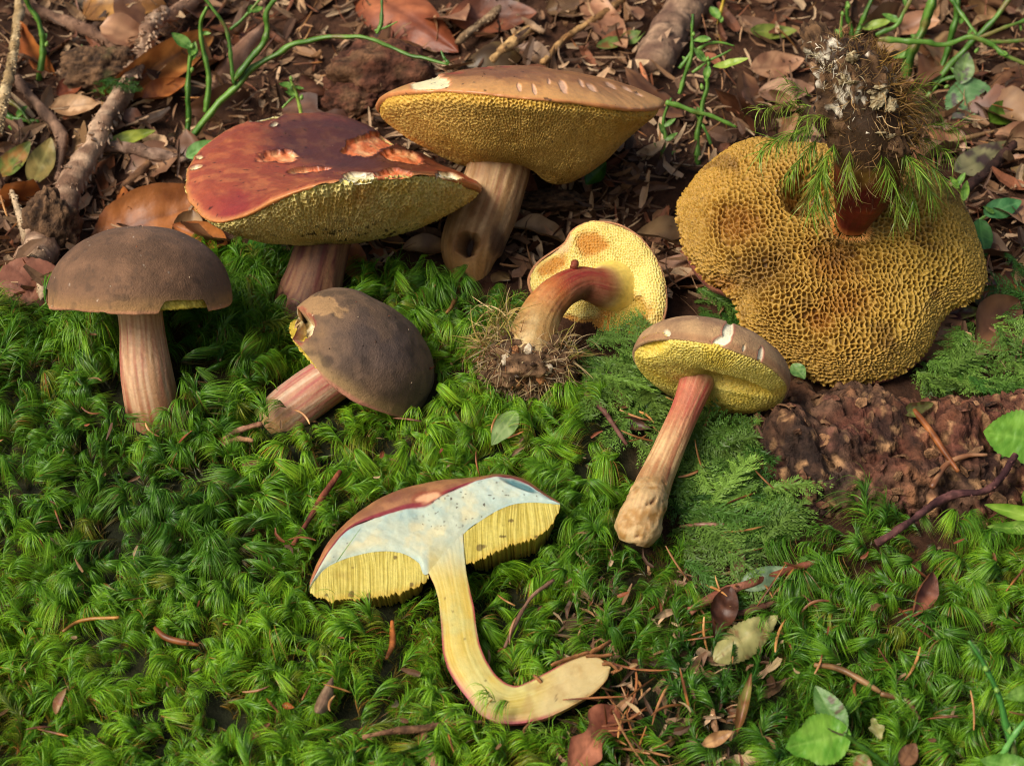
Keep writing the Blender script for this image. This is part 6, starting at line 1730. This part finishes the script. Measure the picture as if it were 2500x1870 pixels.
plant('bilberry shoots sprouting behind the soil-clodded root', [([(2085, 130), (2078, 80), (2065, 45), (2070, 5)], [7, 7, 6], 'stem', (0, -.6)), ([(2062, 130), (2056, 90), (2058, 40)], [6, 6, 4], 'stem', (0, -.5)), ([(2088, 95), (2110, 50), (2130, -10)], [7, 7, 6], 'branch', (-.2, -.8))], [((2105, 72), (2178, 50), 26, -.5, dict(ca='#7f9a3c', cb='#9ab04c'))], [(2072, 22, 0, -14, -.6), (2058, 40, -2, -12, -.5)])
plant('big bilberry plant with thick green stems and serrated leaves behind the golden pores',
      [([(2215, 195), (2225, 140), (2255, 70), (2285, -20)], [13, 14, 14, 13], 'stem', (0, -1.2)), ([(2290, 205), (2310, 130), (2330, 50), (2345, -20)], [9, 9, 9], 'stem', (.2, -.8)), ([(2265, 250), (2310, 170), (2370, 110), (2430, 50), (2480, -20)], [10, 10, 9, 8], 'stem', (-.2, -1.6)),
       ([(2145, 98), (2220, 106), (2300, 108), (2370, 92), (2420, 112), (2460, 140), (2530, 165)], [8, 9, 8, 9, 8, 7], 'branch', (-1.6, -2.2)), ([(2315, -10), (2350, 40), (2382, 88)], [7, 7, 6], 'branch', (-1.4, -1.8)), ([(2140, 90), (2190, 60), (2225, -10)], [7, 7, 6], 'branch', (-1.0, -1.5)),
       ([(2250, 260), (2290, 200), (2340, 185), (2360, 180)], [8, 7, 5], 'branch', (-.6, -1.6)), ([(2390, 95), (2450, 70), (2520, 50)], [6, 6, 5], 'branch', (-1.8, -2.0)), ([(2400, 105), (2470, 100), (2530, 98)], [7, 7, 6], 'branch', (-1.9, -2.1))],
      [((2352, 192), (2390, 335), 132, -1.6, dict(serr=.08, nl=70, nw=19, curl=.1, cup=.05, ca='#5f8a54', cb='#86ac74', vein='#96b884', spots='#6a5860')), ((2345, 205), (2362, 128), 52, -1.7, dict(ca='#5f7a4a', cb='#86a06a', spots='#6a5860'))], [(2305, 215, 14, -6, -1.0), (2350, 190, 14, 0, -1.6), (2380, 130, 10, -14, -1.5)])
plant('young bilberry shoot beside the lobe of the golden pores', [([(2365, 580), (2355, 520), (2345, 470), (2325, 435)], [5, 5, 4], 'stem', (0, -.3)), ([(2380, 545), (2400, 530), (2425, 515)], [5, 5, 4], 'branch', (-.1, -.3))], [((2352, 490), (2360, 440), 22, -.3, dict(ca='#6a9a3c', cb='#8fba50')), ((2340, 460), (2318, 432), 18, -.3, dict(ca='#7aaa3c', cb='#9aca50'))])
plant('tall bilberry shoot before the shaded hollow under the tan cap', [([(1480, 410), (1470, 440), (1495, 480), (1520, 482)], [4, 4, 3], 'stem', (0, -.3))], (), ())
plant('bilberry seedling with lance leaves behind the slender bilberry plant', [([(1615, 390), (1625, 340), (1620, 290), (1640, 240)], [5, 5, 4], 'stem', (0, -.5))], [((1622, 330), (1608, 300), 14, -.2, {}), ((1624, 345), (1655, 325), 14, -.2, {}), ((1620, 370), (1595, 350), 14, -.1, {}), ((1622, 310), (1650, 290), 14, -.3, {}), ((1618, 385), (1650, 370), 14, 0, {})])
plant('leafless green bilberry stem leaning over the moss', [([(2475, 1860), (2462, 1790), (2440, 1700), (2405, 1630), (2362, 1562)], [9, 9, 8, 7, 6], 'stem', (-1.2, -1.9)), ([(2440, 1850), (2480, 1790), (2530, 1740)], [9, 9, 8], 'branch', (-1.3, -1.7))], (), [(2435, 1690, -4, -14, -1.7), (2408, 1638, -3, -14, -1.8)], colr=('#3f7a34', '#5f9a4a'))
plant('short leafy bilberry stem carrying the bright bitten leaf', [([(2190, 1890), (2130, 1838), (2085, 1808), (2060, 1790)], [9, 9, 8, 7], 'stem', (-1.0, -1.6))], [((2085, 1850), (2130, 1880), 46, -1.4, dict(ca='#8a5a34', cb='#6a7a3a'))])

# -- conifer needles
def needle_mesh(L, r, bend, seed, cols):
    x = np.linspace(-.5, .5, 8)
    cl = np.stack([x * L, bend * L * (x ** 2 - .08), 0 * x], -1)
    v, f = tube_verts(cl, np.array([.5, .85, 1, 1, 1, .9, .65, .2]) * r, 5)
    m = fbm(v, 3.0, 2, seed)
    return v, f, mix(C(cols[0]), C(cols[1]), sstep(-.4, .4, m))
NM = []
for i, (b, cols) in enumerate([(.0, ('#5f3820', '#96602f')), (.35, ('#6d4628', '#a5744a')), (.8, ('#5f3420', '#8f5a34')), (-.4, ('#8a5a30', '#c08a50')), (.15, ('#4a2a1a', '#7a4a2c')), (.5, ('#9a6a3c', '#c89a62'))]):
    v, f, c = needle_mesh(1.0, .048, b * .8, i, cols)
    NM.append(mesh_data('needle', v, f, 'needle', c))
rn = np.random.default_rng(5)
def scatter_needles(n, poly, label, group, up, umin, umax, vmin, vmax, smin=.9, smax=1.7, flat=.5):
    u = rn.uniform(umin, umax, n * 4); v = rn.uniform(vmin, vmax, n * 4)
    k = in_poly(u, v, poly); u, v = u[k][:n], v[k][:n]
    p = G(u, v); nn = gnormal(p[:, 0], p[:, 1])
    for q, m in zip(p, nn):
        pos = q + m * rn.uniform(*up)
        if blocked(pos[None])[0]: continue
        s = rn.uniform(smin, smax)
        o = place(NM[rn.integers(0, 6)], 'needle', pos, rn.normal(size=3), nrm(m + rn.normal(0, flat, 3)), (s, rn.uniform(.6, .95), rn.uniform(.35, .7)))
        tag(o, label, 'needle', group)
scatter_needles(200, LITTER, 'dry brown conifer needle lying in the litter behind the mushrooms', 'needles of the litter floor', (.15, .6), -100, 2600, -60, 900)
scatter_needles(30, THIN[0], 'dry orange-brown needle in the heap beside the foot of the cut mushroom', 'needle heap by the cut stem', (.3, 1.0), 1380, 1750, 1600, 1890, 1.0, 1.8)
scatter_needles(18, THIN[1], 'dry brown needle in the moss gap under the yellowing serrated leaf', 'needles in the moss gap', (.3, .8), 1690, 2000, 1400, 1660)
scatter_needles(22, FEATH[0][0], 'brown needle caught in the feather moss beside the slim stem', 'needles in the feather moss', (.6, .9), 1480, 1900, 930, 1430, .8, 1.5)
scatter_needles(26, [(0, 1000), (1400, 1000), (1400, 1870), (0, 1870)], 'short brown needle half sunk in the green moss carpet', 'needles in the moss carpet', (.85, 1.15), 0, 1400, 1000, 1870, .5, .9)
scatter_needles(16, [(1900, 1420), (2500, 1430), (2500, 1870), (1900, 1870)], 'brown needle lying on the moss before the rotten log', 'needles on the moss before the log', (.8, 1.15), 1900, 2500, 1430, 1870, .6, 1.1)
def hero_needle(label, pts, r, up, ca, cb, seed):
    o = twig('needle', label, pts, r, up, ca, cb, 0, seed, cat='needle', na=7, mat='needle', rough=.05)
    return o
hero_needle('flat brown needle curved in the moss among green tufts', [(378, 1532), (410, 1558), (485, 1575)], [5, 9, 9, 4], 1.35, '#6a3c1c', '#8f5a2c', 41)
hero_needle('long curved tan needle arched over the moss', [(153, 1542), (200, 1515), (290, 1507)], [4, 5, 4], 1.45, '#9a6a2c', '#c08a44', 42)
hero_needle('orange-brown needle standing below the cut cap', [(943, 1608), (958, 1570), (958, 1515)], [4, 8, 8, 5], 1.3, '#8a4a20', '#b56a34', 43)
hero_needle('thick arched tan needle lying on the moss before the rotten log', [(1988, 1622), (2050, 1632), (2110, 1665), (2150, 1690)], [6, 8, 8, 6], 1.5, '#8a643c', '#c29a68', 44)
hero_needle('brown needle piece following the thick arched needle', [(2150, 1692), (2190, 1702), (2218, 1714), (2245, 1756)], [7, 8, 7, 4], 1.45, '#6a4a2c', '#a07a50', 45)
hero_needle('long straight brown needle lying on the rotten log', [(2228, 1000), (2270, 1050), (2340, 1150)], [8, 9, 5], [3.6, 3.7, 3.6], '#7a4420', '#a86a38', 46)
hero_needle('long arched tan needle over the front of the rotten log', [(2275, 1190), (2310, 1135), (2360, 1112), (2410, 1110)], [7, 8, 7, 4], [3.2, 3.5, 3.6, 3.6], '#8a5a3c', '#b88a64', 47)
hero_needle('reddish needle standing behind the rim of the tan cap', [(1580, 215), (1572, 185), (1563, 155)], [8, 8, 3], [1.2, 1.6, 2.0], '#8a4a2c', '#b0704a', 48)
hero_needle('grey needle resting on the frond beside the slim stem', [(1660, 1285), (1720, 1280), (1795, 1282)], [3, 6, 3], 1.1, '#6a4a38', '#94705a', 49)

# -- thin bare twigs lying about in the litter
rt = np.random.default_rng(61)
for i in range(44):
    u0, v0 = rt.uniform(0, 2500), rt.uniform(-20, 640)
    if not in_poly(np.array(u0), np.array(v0), LITTER): continue
    a_ = rt.uniform(0, np.pi); Lp = rt.uniform(60, 190)
    pts_ = [(u0 + math.cos(a_) * Lp * k + rt.normal(0, 7), v0 + math.sin(a_) * Lp * .6 * k + rt.normal(0, 6)) for k in (-.5, -.2, .15, .5)]
    r_ = rt.uniform(2.5, 6)
    if blocked(G(np.array([p[0] for p in pts_]), np.array([p[1] for p in pts_])) + GN * .6).any(): continue
    twig('thin_twig', 'thin bare brown twig lying among the dead leaves of the litter', pts_, [r_ * .8, r_, r_ * .9, r_ * .6], rt.uniform(.3, .9), *[('#5a4232', '#8f7058'), ('#6d5440', '#a88a6c'), ('#463226', '#75583f')][i % 3], [0, 4, 8][i % 3], 300 + i, group='thin twigs in the litter', na=7)

# -- loose crumbs and shreds of the litter floor: nobody could count them
rc = np.random.default_rng(15)
def crumbs(name, label, n, poly, umin, umax, vmin, vmax, size, up, pal, seed):
    r = np.random.default_rng(seed)
    u = r.uniform(umin, umax, n * 2); v = r.uniform(vmin, vmax, n * 2)
    k = in_poly(u, v, poly); u, v = u[k][:n], v[k][:n]; n = len(u)
    p = G(u, v); nn = gnormal(p[:, 0], p[:, 1])
    p = p + nn * r.uniform(*up, (n, 1))
    ok = ~blocked(p); p, nn = p[ok], nn[ok]; n = len(p)
    pal = np.array([C(h) for h in pal])
    c = pal[r.integers(0, len(pal), n)] * r.uniform(.55, 1.2, (n, 1))
    L = r.uniform(.25, 1.0, n) ** 1.5 * size
    thin = r.random(n) < .5
    Wd = np.where(thin, r.uniform(.03, .07, n), L * r.uniform(.2, .5, n) * .5)
    d0 = nrm(np.cross(nn, r.normal(size=(n, 3))) + nn * r.normal(0, .3, (n, 1)))
    v_, t = ribbons(p, d0, L, Wd, r.normal(0, .9, (n, 3)), 3, tw=np.cross(nn, d0) + .4 * r.normal(size=(n, 3)), wpow=.35, fold=.35)
    o = part(name, v_, ribbon_faces(n, 3, 3), 'litter', None, np.broadcast_to(c[:, None, None], v_.shape), base=(0, 0, 0), smooth=False)
    tag(o, label, 'litter', kind='stuff')
BR = ['#866448', '#644836', '#a88664', '#46301f', '#96704e', '#765840', '#c0a27e', '#5a4230', '#7f4e34', '#b89876']
crumbs('leaf_litter', 'loose brown crumbs, shreds and needle bits of the forest litter floor', 13000, LITTER, -900, 3300, -330, 980, 1.5, (.02, .45), BR, 1)
crumbs('needle_litter', 'loose brown shreds filling the bare gaps in the moss', 420, [(1380, 1400), (2000, 1400), (1900, 1660), (1760, 1900), (1350, 1900)], 1350, 2000, 1400, 1900, 1.0, (.05, .5), BR, 2)
crumbs('moss_debris', 'tiny pale shreds and dead moss bits caught in the green moss', 230, MOSS, -100, 2600, 760, 1950, .55, (.5, 1.1), ['#7a5a3a', '#8f7450', '#5a3e28', '#9a8460', '#7a4228'], 3)
